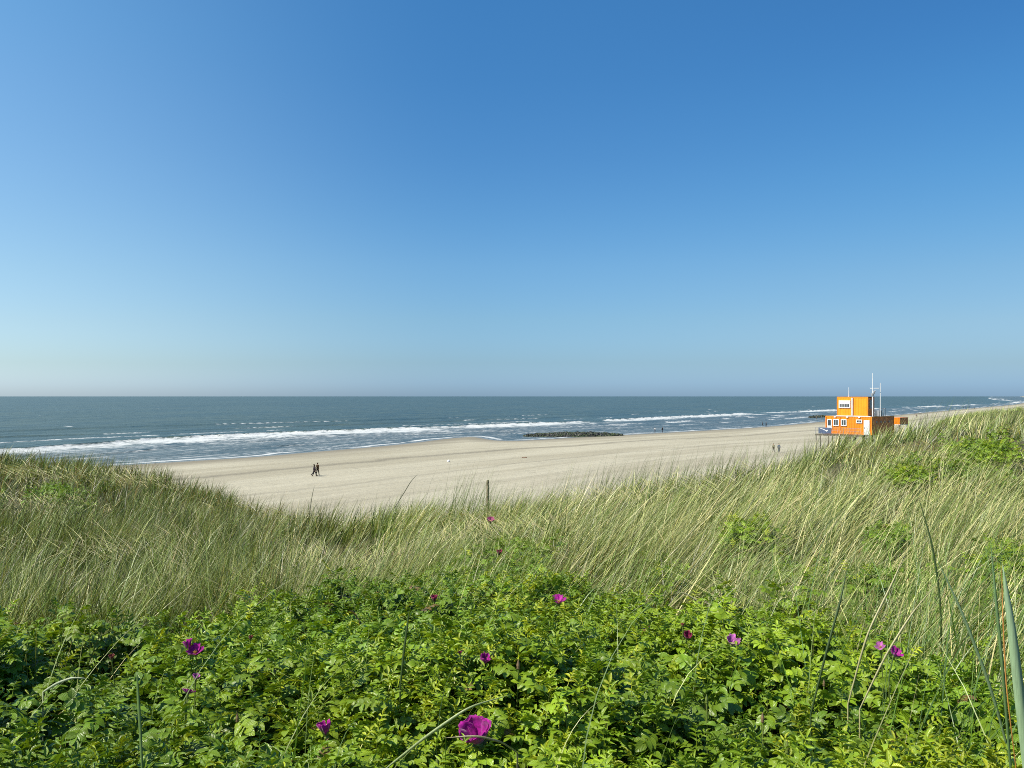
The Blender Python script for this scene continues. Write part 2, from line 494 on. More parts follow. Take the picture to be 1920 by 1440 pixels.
# inner rows of small broken waves
inner = np.zeros_like(q)
for k, (off, amp, sd, th) in enumerate([(17, .95, 61, .50), (28, .8, 67, .52), (38, 1.0, 71, .48), (48, .75, 73, .55), (58, .9, 75, .50)]):
    qq = s_br - off - 12 * (fbm(t_br / 38, t_br * 0 + k, sd + 1) - 0.5)
    on = sstep(th, th + 0.10, fbm(t_br / 13, t_br * 0 + k * 3.1, sd, 2))
    inner = np.maximum(inner, amp * (on * (0.55 + 0.45 * (1 - lft))) * sstep(-0.8, 0.2, qq) * np.exp(-np.maximum(qq, 0) / 3.2) * (0.5 + 0.9 * lace))
    height = np.maximum(height, 0.22 * on * np.exp(-((qq + 0.3) / np.where(qq < -0.3, 1.6, 0.6)) ** 2))
inside = sstep(0, 6, s_br) * sstep(3, -3, s_sh)
inner = inner * inside
# outer spilling crests just beyond the breaker line
outer = np.zeros_like(q)
for k, (off, sd, th) in enumerate([(-26, 81, .60), (-55, 83, .62), (-95, 87, .63)]):
    qq = s_br - off - 16 * (fbm(t_br / 60, t_br * 0 + k, sd + 1) - 0.5)
    on = sstep(th, th + 0.08, fbm(t_br / 22, t_br * 0 + k * 3.1, sd, 2))
    outer = np.maximum(outer, on * sstep(-0.8, 0.2, qq) * np.exp(-np.maximum(qq, 0) / 2.2) * (0.3 + 0.8 * lace))
    height = np.maximum(height, 0.3 * np.exp(-((qq + 0.5) / np.where(qq < -0.5, 4.0, 1.4)) ** 2))
# swash edge
sw = -s_sh - 2.5 * (fbm(t_sh / 9, t_sh * 0, 91) - 0.5) - 1.0
swash = np.exp(-((sw - 1.0) / 1.1) ** 2) * (0.35 + 0.9 * vnoise(t_sh / 6, t_sh * 0, 93)) * 0.95
swash = np.maximum(swash, 0.5 * np.exp(-((sw - 6.5 - 4 * vnoise(t_sh / 30, t_sh * 0, 95)) / 0.9) ** 2) * sstep(.45, .6, vnoise(t_sh / 18, t_sh * 0, 97)))
residue = (0.36 + 0.16 * lft) * sstep(0, 10, s_br) * fbm(t_br / 14, s_br / 2.2, 99, 4)
# rare white caps far out
caps = sstep(0.87, 0.93, fbm(t_br / 9 + 7 * vnoise(s_br / 60, t_br / 80, 5), s_br / 9, 103, 2)) * sstep(-30, -90, s_br) * sstep(1600, 600, sy) * 0.6
foam = np.clip(np.maximum.reduce([foam, inner, outer, swash * (s_br > -5), residue, caps]), 0, 1.2)
swell = 0.16 * np.sin((s_br + 10 * fbm(t_br / 60, s_br / 60, 107)) / 3.1) * sstep(2500, 200, sy)
depthfade = sstep(1, -25, s_sh)
zz = (height + swell) * depthfade * sstep(5000, 900, sy)
zz = np.where(s_sh > 2, -0.25, zz)
nr, nc = sx.shape
idx = np.arange(nr * nc).reshape(nr, nc)
quads = np.stack([idx[:-1, :-1], idx[:-1, 1:], idx[1:, 1:], idx[1:, :-1]], -1).reshape(-1, 4)
keep = (s_sh.ravel()[quads].min(1) < 4) & (sy.ravel()[quads].min(1) > 60)
quads = quads[keep]
used = np.unique(quads); remap = np.full(nr * nc, -1); remap[used] = np.arange(len(used))
co = np.stack([sx, sy, zz], -1).reshape(-1, 3)[used]
sea_me = quad_mesh("sea", co, remap[quads], attrs={'foam': foam.ravel()[used], 'breaker': s_br.ravel()[used], 'along': t_br.ravel()[used]})
m = NT("sea_water")
geo = m.n('ShaderNodeNewGeometry').outputs['Position']
fo = m.attr('foam').outputs['Fac']; br = m.attr('breaker').outputs['Fac']; al = m.attr('along').outputs['Fac']
cmb = m.n('ShaderNodeCombineXYZ'); m.l(al, cmb.inputs[0]); m.l(br, cmb.inputs[1]); st = cmb.outputs[0]
w1 = m.noise(m.mapping(st, (0.12, 0.35, 1)), 1.0, 5, 0.6, 0.3).outputs[0]
w2 = m.noise(m.mapping(st, (0.6, 1.5, 1)), 1.0, 4, 0.6, 0.3).outputs[0]
w3 = m.noise(m.mapping(st, (0.008, 0.05, 1)), 1.0, 4, 0.6).outputs[0]
lac = m.noise(m.mapping(st, (0.35, 1.3, 1)), 1.0, 5, 0.7, 0.5).outputs[0]
lac2 = m.noise(m.mapping(st, (1.1, 2.2, 1)), 1.0, 4, 0.7, 0.4).outputs[0]
s1 = m.noise(m.mapping(geo, (0.10, 0.03, 1)), 1.0, 4, 0.65, 0.3).outputs[0]
s2 = m.noise(m.mapping(geo, (0.022, 0.006, 1)), 1.0, 5, 0.65, 0.3).outputs[0]
s3 = m.noise(m.mapping(geo, (0.004, 0.0009, 1)), 1.0, 4, 0.6).outputs[0]
deep = m.mix(m.ramp(w3, 0.3, 0.7), (0.050, 0.072, 0.046), (0.078, 0.100, 0.064))
shal = m.mix(m.ramp(br, -60.0, -6.0), deep, (0.066, 0.098, 0.078))
shal = m.mix(m.ramp(br, 0.0, 26.0), shal, (0.090, 0.104, 0.088))
shal = m.mix(m.math('MULTIPLY', m.ramp(s1, 0.45, 0.68), 0.55), shal, (0.022, 0.046, 0.042))
shal = m.mix(m.math('MULTIPLY', m.ramp(s2, 0.46, 0.66), 0.45), shal, (0.024, 0.050, 0.050))
shal = m.mix(m.math('MULTIPLY', m.ramp(s3, 0.5, 0.7), 0.35), shal, (0.085, 0.115, 0.085))
wc = m.mix(m.math('MULTIPLY', m.ramp(w1, 0.46, 0.66), 0.55), shal, (0.020, 0.042, 0.042))
wc = m.mix(m.math('MULTIPLY', m.ramp(w2, 0.52, 0.70), 0.35), wc, (0.115, 0.155, 0.150))
hh = m.math('ADD', m.math('ADD', w1, m.math('MULTIPLY', w2, 0.4)), m.math('MULTIPLY', s1, 2.0))
nrm = m.bump(hh, 0.8, 0.55)
wat = m.principled(wc, 0.30, nrm)
wat.inputs['IOR'].default_value = 1.333
wat.inputs['Specular IOR Level'].default_value = 0.20
fm = m.principled((0.62, 0.63, 0.60), 0.85, m.bump(lac, 0.6, 0.25))
ff_ = m.math('MULTIPLY', m.ramp(m.math('ADD', fo, m.math('MULTIPLY', m.math('SUBTRACT', lac, 0.5), 1.6)), 0.22, 0.80), m.ramp(lac2, 0.25, 0.6, 0.55, 1.0))
mx = m.n('ShaderNodeMixShader'); m.l(ff_, mx.inputs[0]); m.l(wat.outputs[0], mx.inputs[1]); m.l(fm.outputs[0], mx.inputs[2])
M_SEA = m.done(mx.outputs[0])
sea = add_obj("sea", sea_me, M_SEA, kind="structure", label="grey green sea with white breakers along the beach", category="water")

# ------------------------------------------------------------------ vegetation materials
def plant_mat(name, gloss=0.4, trans=0.35, veins=False, spec=0.4):
    m = NT(name)
    col = m.n('ShaderNodeVertexColor', layer_name='Col').outputs['Color']
    geo = m.n('ShaderNodeNewGeometry')
    nrm = None
    if veins:
        uv = m.n('ShaderNodeUVMap', uv_map='UVMap').outputs[0]
        sp = m.n('ShaderNodeSeparateXYZ'); m.l(uv, sp.inputs[0])
        side = m.math('ABSOLUTE', m.math('SUBTRACT', sp.outputs[0], 0.5))
        # pinnate veins: sloping ridges that run from the midrib to the edge
        ph = m.math('SUBTRACT', m.math('MULTIPLY', sp.outputs[1], 44.0), m.math('MULTIPLY', side, 30.0))
        vein = m.math('POWER', m.math('ABSOLUTE', m.math('SINE', m.math('MULTIPLY', ph, 0.5))), 0.7)
        mid = m.ramp(side, 0.0, 0.06)
        nrm = m.bump(m.math('MULTIPLY', vein, mid), 0.35, 0.004)
        col = m.mix(m.math('MULTIPLY', m.math('SUBTRACT', 1.0, m.math('MULTIPLY', vein, mid)), 0.20), col, (0.20, 0.30, 0.04))
    p = m.principled(col, gloss, nrm)
    p.inputs['Specular IOR Level'].default_value = spec
    tr = m.n('ShaderNodeBsdfTranslucent')
    m.l(m.mix(1.0, col, (1.25, 1.15, 0.45), 'MULTIPLY'), tr.inputs['Color'])
    if nrm is not None:
        m.l(nrm, tr.inputs['Normal'])
    mx = m.n('ShaderNodeMixShader'); mx.inputs[0].default_value = trans
    m.l(p.outputs[0], mx.inputs[1]); m.l(tr.outputs[0], mx.inputs[2])
    return m.done(mx.outputs[0])

M_BLADE = plant_mat("marram_blade", 0.40, 0.22, spec=0.5)
M_LEAF = plant_mat("rose_leaf", 0.35, 0.22, veins=True, spec=0.5)
M_STEM = plant_mat("stem_bark", 0.6, 0.0, spec=0.2)

def rgba(c):
    return np.concatenate([c, np.ones((len(c), 1))], 1)

# ------------------------------------------------------------------ grass blades
def blades(base, L, azim, lean, curl, width, col, tipcol, nseg=4, facing=None, prof=None):
    """vectorised curved ribbons. base Nx3; azim: bearing of the lean; lean: angle from vertical at the base; curl: extra angle at the tip"""
    N = len(base)
    t = np.linspace(0, 1, nseg + 1)
    ds = L / nseg
    pos = np.empty((N, nseg + 1, 3)); pos[:, 0] = base
    dirh = np.stack([np.cos(azim), np.sin(azim)], -1)
    for i in range(nseg):
        a = lean + curl * ((i + 0.5) / nseg) ** 1.5
        st = np.sin(a) * ds; ct = np.cos(a) * ds
        pos[:, i + 1, 0] = pos[:, i, 0] + dirh[:, 0] * st
        pos[:, i + 1, 1] = pos[:, i, 1] + dirh[:, 1] * st
        pos[:, i + 1, 2] = pos[:, i, 2] + ct
    if facing is None:
        facing = RNG.uniform(0, 2 * np.pi, N)
    side = np.stack([np.cos(facing), np.sin(facing), np.zeros(N)], -1)
    if prof is None:
        prof = np.array([0.75, 1.0, 0.95, 0.8, 0.6, 0.4, 0.25, 0.1])
    w = np.interp(t, np.linspace(0, 1, len(prof)), prof)
    w[-1] = 0.06
    off = side[:, None, :] * (width[:, None] * w[None, :] * 0.5)[:, :, None]
    co = np.stack([pos - off, pos + off], 2).reshape(-1, 3)
    c = col[:, None, :] * (1 - t[None, :, None] ** 1.3) + tipcol[:, None, :] * t[None, :, None] ** 1.3
    c = np.repeat(c[:, :, None, :], 2, 2).reshape(-1, 3)
    b = (np.arange(N) * (nseg + 1) * 2)[:, None]
    k = np.arange(nseg)[None, :] * 2
    q = np.stack([b + k, b + k + 1, b + k + 3, b + k + 2], -1).reshape(-1, 4)
    return co, q, c

class Acc:
    def __init__(self):
        self.co = []; self.q = []; self.c = []; self.uv = []; self.n = 0
    def add(self, co, q, c, uv=None):
        self.co.append(co); self.q.append(q + self.n); self.c.append(c); self.n += len(co)
        if uv is not None:
            self.uv.append(uv)
    def mesh(self, name):
        return quad_mesh(name, np.concatenate(self.co), np.concatenate(self.q),
                         attrs={'Col': rgba(np.concatenate(self.c))}, uv=np.concatenate(self.uv) if self.uv else None)

def pick(pal, n, var=0.18, w=None):
    pal = np.asarray(pal, float)
    i = RNG.choice(len(pal), n, p=w)
    return pal[i] * RNG.uniform(1 - var, 1 + var, (n, 1)) * RNG.uniform(0.94, 1.06, (n, 3))

G_GREEN = (0.112, 0.205, 0.018); G_GREY = (0.225, 0.295, 0.072); G_STRAW = (0.68, 0.61, 0.28); G_PALE = (0.54, 0.55, 0.20)
G_BROWN = (0.28, 0.18, 0.04); G_DARK = (0.026, 0.052, 0.006); G_OLIVE = (0.150, 0.205, 0.016)
PAL = np.array([G_GREEN, G_GREY, G_STRAW, G_PALE, G_BROWN, G_DARK, G_OLIVE])

def sample_polar(n, px0, px1, d0, d1, power=1.0):
    """random places in a wedge; power 1 = even per square metre, 0 = even per metre of depth"""
    u = RNG.random(n)
    D = (d0 ** (power + 1) + u * (d1 ** (power + 1) - d0 ** (power + 1))) ** (1 / (power + 1)) if power > -1 else d0 * (d1 / d0) ** u
    px = RNG.uniform(px0, px1, n)
    return px, D, (px - 960) / F * D

def tufts(acc, px, D, x, nper, spread, Lr, leanr, width_k, mixw_fn, nseg, wind=0.75, curlr=(0.2, 1.1)):
    n = len(px)
    z = ground_height(x, D)[0]
    lean_c = RNG.uniform(*leanr, n)
    lf = sstep(760, 380, px)
    waz = RNG.normal(0.12, 1.0, n) * (0.48 + 0.8 * lf)             # the sea wind lays everything over to the right
    sz = 0.55 + 0.85 * fbm(x / 1.1, D / 1.1, 201)
    lean_c = lean_c * (0.7 + 0.75 * fbm(x / 2.1, D / 2.1, 203))
    rep = np.repeat(np.arange(n), nper)
    N = len(rep)
    r = spread * np.sqrt(RNG.random(N)); th = RNG.uniform(0, 2 * np.pi, N)
    bx = x[rep] + r * np.cos(th); by = D[rep] + r * np.sin(th)
    base = np.stack([bx, by, z[rep] - 0.03], -1)
    # outward fan mixed with the common wind lean
    fx = np.cos(th) * RNG.uniform(0.0, 0.55, N) + (wind * (1 - 0.35 * lf))[rep] * np.cos(waz[rep]) * np.sin(lean_c[rep]) * 1.3
    fy = np.sin(th) * RNG.uniform(0.0, 0.55, N) + (wind * (1 - 0.35 * lf))[rep] * np.sin(waz[rep]) * np.sin(lean_c[rep]) * 1.3
    az = np.arctan2(fy, fx)
    lean = np.arctan(np.hypot(fx, fy)) * RNG.uniform(0.6, 1.15, N)
    L = RNG.uniform(*Lr, N) * sz[rep]
    curl = RNG.uniform(*curlr, N) * RNG.uniform(0.3, 1, N)
    width = np.maximum(0.0052, 0.00082 * D[rep]) * RNG.uniform(0.7, 1.35, N) * width_k
    w = mixw_fn(px, D, x)[rep]                   # palette weights
    cw = np.cumsum(w / w.sum(1, keepdims=True), 1)
    ci = (RNG.random((N, 1)) > cw).sum(1).clip(0, len(PAL) - 1)
    c = PAL[ci] * RNG.uniform(0.45, 1.50, (N, 1)) * RNG.uniform(0.94, 1.06, (N, 3)) * (0.62 + 0.76 * RNG.random((n, 1)))[rep]
    c = c * 0.93 * (1 - 0.16 * lf * sstep(7, 14, D))[rep][:, None]
    tip = c * (1 - 0.22) + 0.22 * np.array(G_STRAW) * RNG.uniform(0.7, 1.1, (N, 1)) * (1 - 0.2 * lf)[rep][:, None]
    face = RNG.uniform(-1.0, 1.0, N) + (RNG.random(N) < 0.25) * 1.57
    co, q, cc = blades(base, L, az, lean, curl, width, c * 0.8, tip * 1.1, nseg, face)
    acc.add(co, q, cc)

def mix_weights(px, D, x):
    a = fbm(x / 2.6, D / 2.6, 301); b = fbm(x / 1.5, D / 1.5, 307)
    left = sstep(700, 350, px)
    n = len(px)
    w = np.zeros((n, 7))
    green = sstep(0.45, 0.62, a); straw = sstep(0.5, 0.65, b)
    w[:, 0] = 0.38 + 0.60 * green + 0.15 * left
    w[:, 1] = 0.42 * (1 - 0.55 * left)
    w[:, 2] = (0.17 + 0.36 * straw) * (1 - 0.72 * left)
    w[:, 3] = (0.28 + 0.12 * straw) * (1 - 0.70 * left)
    w[:, 4] = 0.05 + 0.17 * left * sstep(10, 20, D)
    w[:, 5] = 0.22 + 0.26 * left
    w[:, 6] = 0.22 + 0.55 * left
    return w

grass = Acc()
def near_mask(px, D, x, soft=0.5):
    bd = np.interp(px, BUSH_PX, BUSH_D)
    bd = bd + (fbm(x / 0.6, D / 0.6, 311) - 0.5) * 1.6
    return D > bd - 0.15 + RNG.normal(0, soft, len(px))

PATCH = [  # extra rose patches: px, depth, half width px, half depth
    (1405, 8.2, 55, 0.8), (1500, 6.0, 60, 0.5), (1640, 5.4, 70, 0.5), (1250, 6.4, 40, 0.6), (1000, 7.4, 60, 1.2), (1840, 15.8, 95, 2.6), (1700, 13.8, 60, 1.3),
    (1880, 6.0, 60, 0.6), (1660, 8.0, 40, 0.6), (110, 17.5, 55, 1.5)]
def patch_mask(px, D):
    m = np.zeros(len(px))
    for a, b, c_, d_ in PATCH:
        m = np.maximum(m, np.exp(-(((px - a) / c_) ** 2 + ((D - b) / d_) ** 2)))
    return m

def near_field(n, px0, px1, d0, d1, power, nper, nseg, **kw):
    px, D, x = sample_polar(n, px0, px1, d0, d1, power)
    k = near_mask(px, D, x) & (RNG.random(n) > 0.75 * patch_mask(px, D))
    cd_ = np.interp(px, PXC, CREST_D)
    k &= D < cd_ + 4.5
    # bare hollows
    k &= RNG.random(n) < (0.06 + 0.94 * sstep(0.40, 0.52, fbm(x / 0.9, D / 0.9, 331))) * (0.15 + 0.85 * sstep(0.32, 0.46, fbm(x / 2.4, D / 2.4, 337)))
    px, D, x = px[k], D[k], x[k]
    tufts(grass, px, D, x, nper, nseg=nseg, mixw_fn=mix_weights, **kw)

# close, middle and far bands of marram
near_field(5000, -880, 2850, 2.8, 8.5, 1.0, 24, 6, spread=0.11, Lr=(0.38, 0.86), leanr=(0.35, 0.95), width_k=1.0)
near_field(4100, -300, 2220, 8.0, 15.5, 0.6, 20, 4, spread=0.13, Lr=(0.36, 0.82), leanr=(0.3, 0.9), width_k=1.0)
near_field(4900, -260, 2180, 15.0, 33.0, 0.4, 15, 3, spread=0.16, Lr=(0.35, 0.78), leanr=(0.25, 0.85), width_k=1.05)
# a carpet of short dead and green blades between the tufts
def carpet(n, px0, px1, d0, d1, power):
    px, D, x = sample_polar(n, px0, px1, d0, d1, power)
    k = near_mask(px, D, x, 0.3); px, D, x = px[k], D[k], x[k]
    cd_ = np.interp(px, PXC, CREST_D); k = D < cd_ + 6; px, D, x = px[k], D[k], x[k]
    n = len(px)
    z = ground_height(x, D)[0]
    c = pick([G_STRAW, G_DARK, G_GREEN, G_OLIVE, G_BROWN], n, 0.3, [.08, .50, .22, .12, .08])
    co, q, cc = blades(np.stack([x, D, z - 0.02], -1), RNG.uniform(0.14, 0.38, n), RNG.normal(0.1, 1.3, n), RNG.uniform(0.3, 1.25, n),
                       RNG.uniform(0, 0.8, n), np.maximum(0.0045, 0.00055 * D), c, c * 0.9, 3)
    grass.add(co, q, cc)
carpet(56000, -850, 2800, 3.2, 14, 0.6)
carpet(38000, -280, 2200, 13, 36, 0.4)

# tall thin flowering culms and longer blades that break the skyline
def culms(n, px0, px1, dback, Lr, leanr, pal, wk=1.0):
    px = RNG.uniform(px0, px1, n) if px1 - px0 > 120 else RNG.normal((px0 + px1) / 2, (px1 - px0) * 0.32, n)
    D = np.interp(px, PXC, CREST_D) - RNG.uniform(-1.2, dback, n)
    x = (px - 960) / F * D
    z = ground_height(x, D)[0]
    c = pick(pal, n, 0.2)
    co, q, cc = blades(np.stack([x, D, z - 0.02], -1), RNG.uniform(*Lr, n), RNG.normal(0.05, 0.5, n), RNG.uniform(*leanr, n), RNG.uniform(0.0, 0.55, n),
                       np.maximum(0.004, 0.00034 * D) * wk, c, c * 0.85 + 0.1 * np.array(G_STRAW), 4, RNG.uniform(-0.5, 0.5, n))
    grass.add(co, q, cc)
culms(900, 560, 1520, 3.0, (0.55, 0.98), (0.0, 0.55), [G_GREEN, G_GREY, G_OLIVE, G_DARK])
culms(300, 1000, 1560, 2.0, (0.8, 1.25), (0.1, 0.5), [G_DARK, G_GREEN, G_GREY], 0.9)
culms(420, 1480, 2150, 4.5, (0.6, 1.05), (0.15, 0.6), [G_GREEN, G_GREY, G_OLIVE, G_STRAW])
culms(2600, -260, 620, 4.0, (0.42, 0.82), (0.0, 0.32), [G_GREEN, G_OLIVE, G_BROWN, G_DARK])
culms(60, 890, 950, 1.2, (0.6, 0.95), (0.0, 0.5), [G_GREEN, G_OLIVE, G_GREY])
culms(150, 815, 895, 1.3, (0.6, 1.3), (0.0, 0.5), [G_GREEN, G_OLIVE, G_GREY])
culms(26, 1690, 1800, 1.5, (0.9, 1.35), (0.25, 0.5), [G_GREEN, G_DARK], 1.2)

# long pale blades laid over by the wind on the near slopes
def long_blades(n, px0, px1, d0, d1, pal, w):
    px, D, x = sample_polar(n, px0, px1, d0, d1, 0.6)
    k = near_mask(px, D, x, 0.4) & (RNG.random(n) < 0.2 + 0.8 * sstep(0.40, 0.58, fbm(x / 1.3, D / 1.3, 341)))
    px, D, x = px[k], D[k], x[k]; n = len(px)
    z = ground_height(x, D)[0]
    c = pick(pal, n, 0.25, w)
    co, q, cc = blades(np.stack([x, D, z + 0.05], -1), RNG.uniform(0.6, 1.15, n) * (0.75 if px1 < 1000 else 1), RNG.normal(0.1, 0.95 if px1 < 1000 else 0.40, n), RNG.uniform(0.45, 1.1, n), RNG.uniform(0.0, 0.7, n),
                       np.maximum(0.005, 0.0008 * D) * RNG.uniform(.8, 1.3, n), c, c * 1.1, 6, RNG.uniform(-0.6, 0.6, n))
    grass.add(co, q, cc)
long_blades(6500, 930, 2250, 4.0, 13.0, [G_STRAW, G_PALE, G_GREY, G_DARK], [.34, .28, .22, .16])
long_blades(1000, -300, 930, 4.0, 12.0, [G_STRAW, G_PALE, G_GREY, G_OLIVE, G_DARK], [.22, .2, .2, .2, .18])
# swaths of dead grass pressed flat by the wind
def flattened(n, px0, px1, d0, d1):
    px, D, x = sample_polar(n, px0, px1, d0, d1, 0.5)
    cd_ = np.interp(px, PXC, CREST_D)
    k = near_mask(px, D, x, 0.3) & (D < cd_ + 1) & (RNG.random(n) < sstep(0.52, 0.66, fbm(x / 1.5, D / 1.1, 351)))
    px, D, x = px[k], D[k], x[k]; n = len(px)
    z = ground_height(x, D)[0]
    c = pick([G_STRAW, G_PALE, (0.42, 0.36, 0.22)], n, 0.25)
    dirn = 6.28 * fbm(x / 2.5, D / 2.5, 353) + RNG.normal(0, 0.45, n)
    co, q, cc = blades(np.stack([x, D, z + RNG.uniform(0.12, 0.36, n)], -1), RNG.uniform(0.25, 0.6, n), dirn, RNG.uniform(0.95, 1.5, n), RNG.uniform(0.1, 0.7, n),
                       np.maximum(0.0045, 0.0006 * D), c, c, 4, RNG.uniform(-0.6, 0.6, n))
    grass.add(co, q, cc)
flattened(26000, -280, 950, 4.2, 24.0)
flattened(14000, 950, 2220, 4.2, 20.0)
# the dune front and the far ridges: shorter, sparser
def dune_front(n, px0, px1, d0, d1, Lr, wk):
    px, D, x = sample_polar(n, px0, px1, d0, d1, 0.3)
    z, s, t, s2 = ground_height(x, D)
    cd_ = np.interp(px, PXC, CREST_D)
    k = (D > cd_ + 2) & (s > 103 + 8 * fbm(x / 6, D / 6, 401)) & (z > 2.0)
    k &= RNG.random(n) > np.exp(-(((x - 23.2) / 1.9) ** 2 + ((D - 46) / 3.5) ** 2))
    px, D, x, z = px[k], D[k], x[k], z[k]
    n = len(px)
    rep = np.repeat(np.arange(n), 7); N = len(rep)
    th = RNG.uniform(0, 6.28, N); r = 0.3 * np.sqrt(RNG.random(N))
    c = pick([G_GREEN, G_GREY, G_PALE, G_OLIVE, (0.13, 0.19, 0.05)], N, 0.2)
    co, q, cc = blades(np.stack([x[rep] + r * np.cos(th), D[rep] + r * np.sin(th), z[rep] - 0.03], -1), RNG.uniform(*Lr, N), RNG.normal(0.1, 0.9, N),
                       RNG.uniform(0.1, 0.8, N), RNG.uniform(0, 0.6, N), np.maximum(0.01, 0.00038 * D[rep]) * wk, c, c * 0.7 + 0.3 * np.array(G_STRAW), 3)
    grass.add(co, q, cc)
dune_front(9000, 1350, 2200, 26, 70, (0.35, 0.7), 1.0)
dune_front(15000, 1560, 2300, 60, 190, (0.4, 0.75), 1.2)
dune_front(5000, -300, 1400, 22, 80, (0.35, 0.7), 1.0)

# marram standing thinly in the back of the thicket
px, D, x = sample_polar(1500, 380, 1320, 4.4, 11.0, 0.8)
k = (D < np.interp(px, BUSH_PX, BUSH_D) + 0.5) & (fbm(x / 0.9, D / 0.9, 551) > 0.44)
tufts(grass, px[k], D[k], x[k], 9, spread=0.12, Lr=(0.45, 0.8), leanr=(0.3, 1.0), width_k=0.9, mixw_fn=mix_weights, nseg=6)
# stray pale blades that lie over the roses
n = 300
px, D, x = sample_polar(n, -250, 2150, 1.8, 5.5, 0.9)
z = canopy_near(px, D)
c = pick([G_GREY, G_PALE, G_GREEN, (0.22, 0.30, 0.12)], n, 0.2)
L_ = RNG.uniform(0.25, 0.75, n)
co, q, cc = blades(np.stack([x, D, z - RNG.uniform(0.12, 0.4, n)], -1), L_, RNG.normal(0.0, 0.9, n), RNG.uniform(0.0, 0.6, n), RNG.uniform(0.1, 1.7, n),
                   RNG.uniform(0.0022, 0.0038, n), c, c * 1.1, 7, RNG.uniform(-0.6, 0.6, n))
grass.add(co, q, cc)
# denser green blades among the roses at the right
n = 1300
px, D, x = sample_polar(n, 1430, 2250, 2.1, 5.0, 0.8)
k = RNG.random(n) < sstep(1380, 1800, px) ; px, D, x = px[k], D[k], x[k]; n = len(px)
z = ground_height(x, D)[0]
c = pick([G_GREEN, G_GREY, (0.12, 0.21, 0.07), G_STRAW], n, 0.3, [.40, .25, .25, .10])
co, q, cc = blades(np.stack([x, D, z], -1), RNG.uniform(0.65, 1.15, n), RNG.normal(0.1, 0.8, n), RNG.uniform(0.1, 0.75, n), RNG.uniform(0.1, 1.1, n),
                   RNG.uniform(0.003, 0.006, n), c, c * 1.05, 7, RNG.uniform(-0.8, 0.8, n))
grass.add(co, q, cc)
add_obj("dune_grass", grass.mesh("dune_grass"), M_BLADE, kind="stuff", category="grass",
        label="wind blown grey green and straw marram grass covering the dunes")

# ------------------------------------------------------------------ rose leaves
def leaflet_grid(L, Wd, fold, droop, rows=5, narrow=False):
    """rows x 3 vertices, local +Y out, fold lifts the edges, droop bends the tip down"""
    u = np.linspace(0, 1, rows)
    prof = np.sin(np.pi * np.clip(u * 0.93 + 0.04, 0, 1) ** 0.82) ** 0.75
    if narrow:
        prof = np.ones(rows)
    w = Wd * 0.5 * prof
    a = droop * u
    y = L * np.where(np.abs(droop) < 1e-3, u, np.sin(a) / max(abs(droop), 1e-3) * np.sign(droop + 1e-9))
    zc = -L * np.where(np.abs(droop) < 1e-3, 0, (1 - np.cos(a)) / max(abs(droop), 1e-3))
    co = np.zeros((rows, 3, 3))
    for j, sg in enumerate((-1, 0, 1)):
        co[:, j, 0] = sg * w * math.cos(fold)
        co[:, j, 1] = y
        co[:, j, 2] = zc + abs(sg) * w * math.sin(fold)
    uv = np.stack(np.broadcast_arrays(np.array([0, .5, 1])[None, :], u[:, None]), -1)
    return co.reshape(-1, 3), uv.reshape(-1, 2)

def rotm(ax, ang):
    c, s = math.cos(ang), math.sin(ang)
    return {'x': np.array([[1, 0, 0], [0, c, -s], [0, s, c]]), 'y': np.array([[c, 0, s], [0, 1, 0], [-s, 0, c]]), 'z': np.array([[c, -s, 0], [s, c, 0], [0, 0, 1]])}[ax]

def grid_quads(rows):
    q = []
    for i in range(rows - 1):
        for j in range(2):
            q.append([i * 3 + j, i * 3 + j + 1, (i + 1) * 3 + j + 1, (i + 1) * 3 + j])
    return np.array(q)

def leaf_variant(rs, young, rows):
    """one pinnate leaf: stalk plus seven leaflets (length about 1)"""
    V, U, Q, C = [], [], [], []
    nv = 0
    fold0 = rs.uniform(0.15, 0.45) if not young else rs.uniform(0.7, 1.15)
    arch = rs.uniform(0.3, 0.9)
    def stalk(t):
        a = arch * t
        return np.array([0, math.sin(a) / arch, -(1 - math.cos(a)) / arch]), a
    def put(co, uv, tint):
        nonlocal nv
        V.append(co); U.append(uv); Q.append(grid_quads(len(co) // 3) + nv); C.append(np.full((len(co), 3), 1.0) * tint); nv += len(co)
    co, uv = leaflet_grid(0.92, 0.028, 0.0, arch, rows, True)
    put(co, uv * 0 + 0.5, np.array([1.3, 1.1, 0.8]))
    spots = [(0.30, 1), (0.30, -1), (0.58, 1), (0.58, -1), (0.84, 1), (0.84, -1), (0.95, 0)]
    for t, sg in spots:
        p, a = stalk(t)
        L = (0.40 if sg else 0.46) * (0.85 + 0.35 * math.sin(t * 2.6)) * rs.uniform(0.88, 1.1)
        co, uv = leaflet_grid(L, L * rs.uniform(0.66, 0.80) * (0.75 if young else 1), fold0 + rs.uniform(-.12, .12), rs.uniform(0.2, 0.95), rows)
        yaw = -sg * rs.uniform(1.0, 1.25) if sg else rs.uniform(-.15, .15)
        R = rotm('x', -a) @ rotm('z', yaw) @ rotm('x', rs.uniform(-0.15, 0.3)) @ rotm('y', rs.uniform(-.3, .3))
        put(co @ R.T + p, uv, rs.uniform(0.85, 1.15) * np.array([rs.uniform(.95, 1.08), 1, rs.uniform(.85, 1.1)]))
    return np.concatenate(V), np.concatenate(U), np.concatenate(Q), np.concatenate(C)

def leaf_bank(rows, n, young):
    rs = np.random.default_rng(100 + rows + n + young)
    return [leaf_variant(rs, young, rows) for _ in range(n)]
BANK = {(5, 0): leaf_bank(5, 14, 0), (5, 1): leaf_bank(5, 8, 1), (3, 0): leaf_bank(3, 10, 0), (3, 1): leaf_bank(3, 6, 1)}

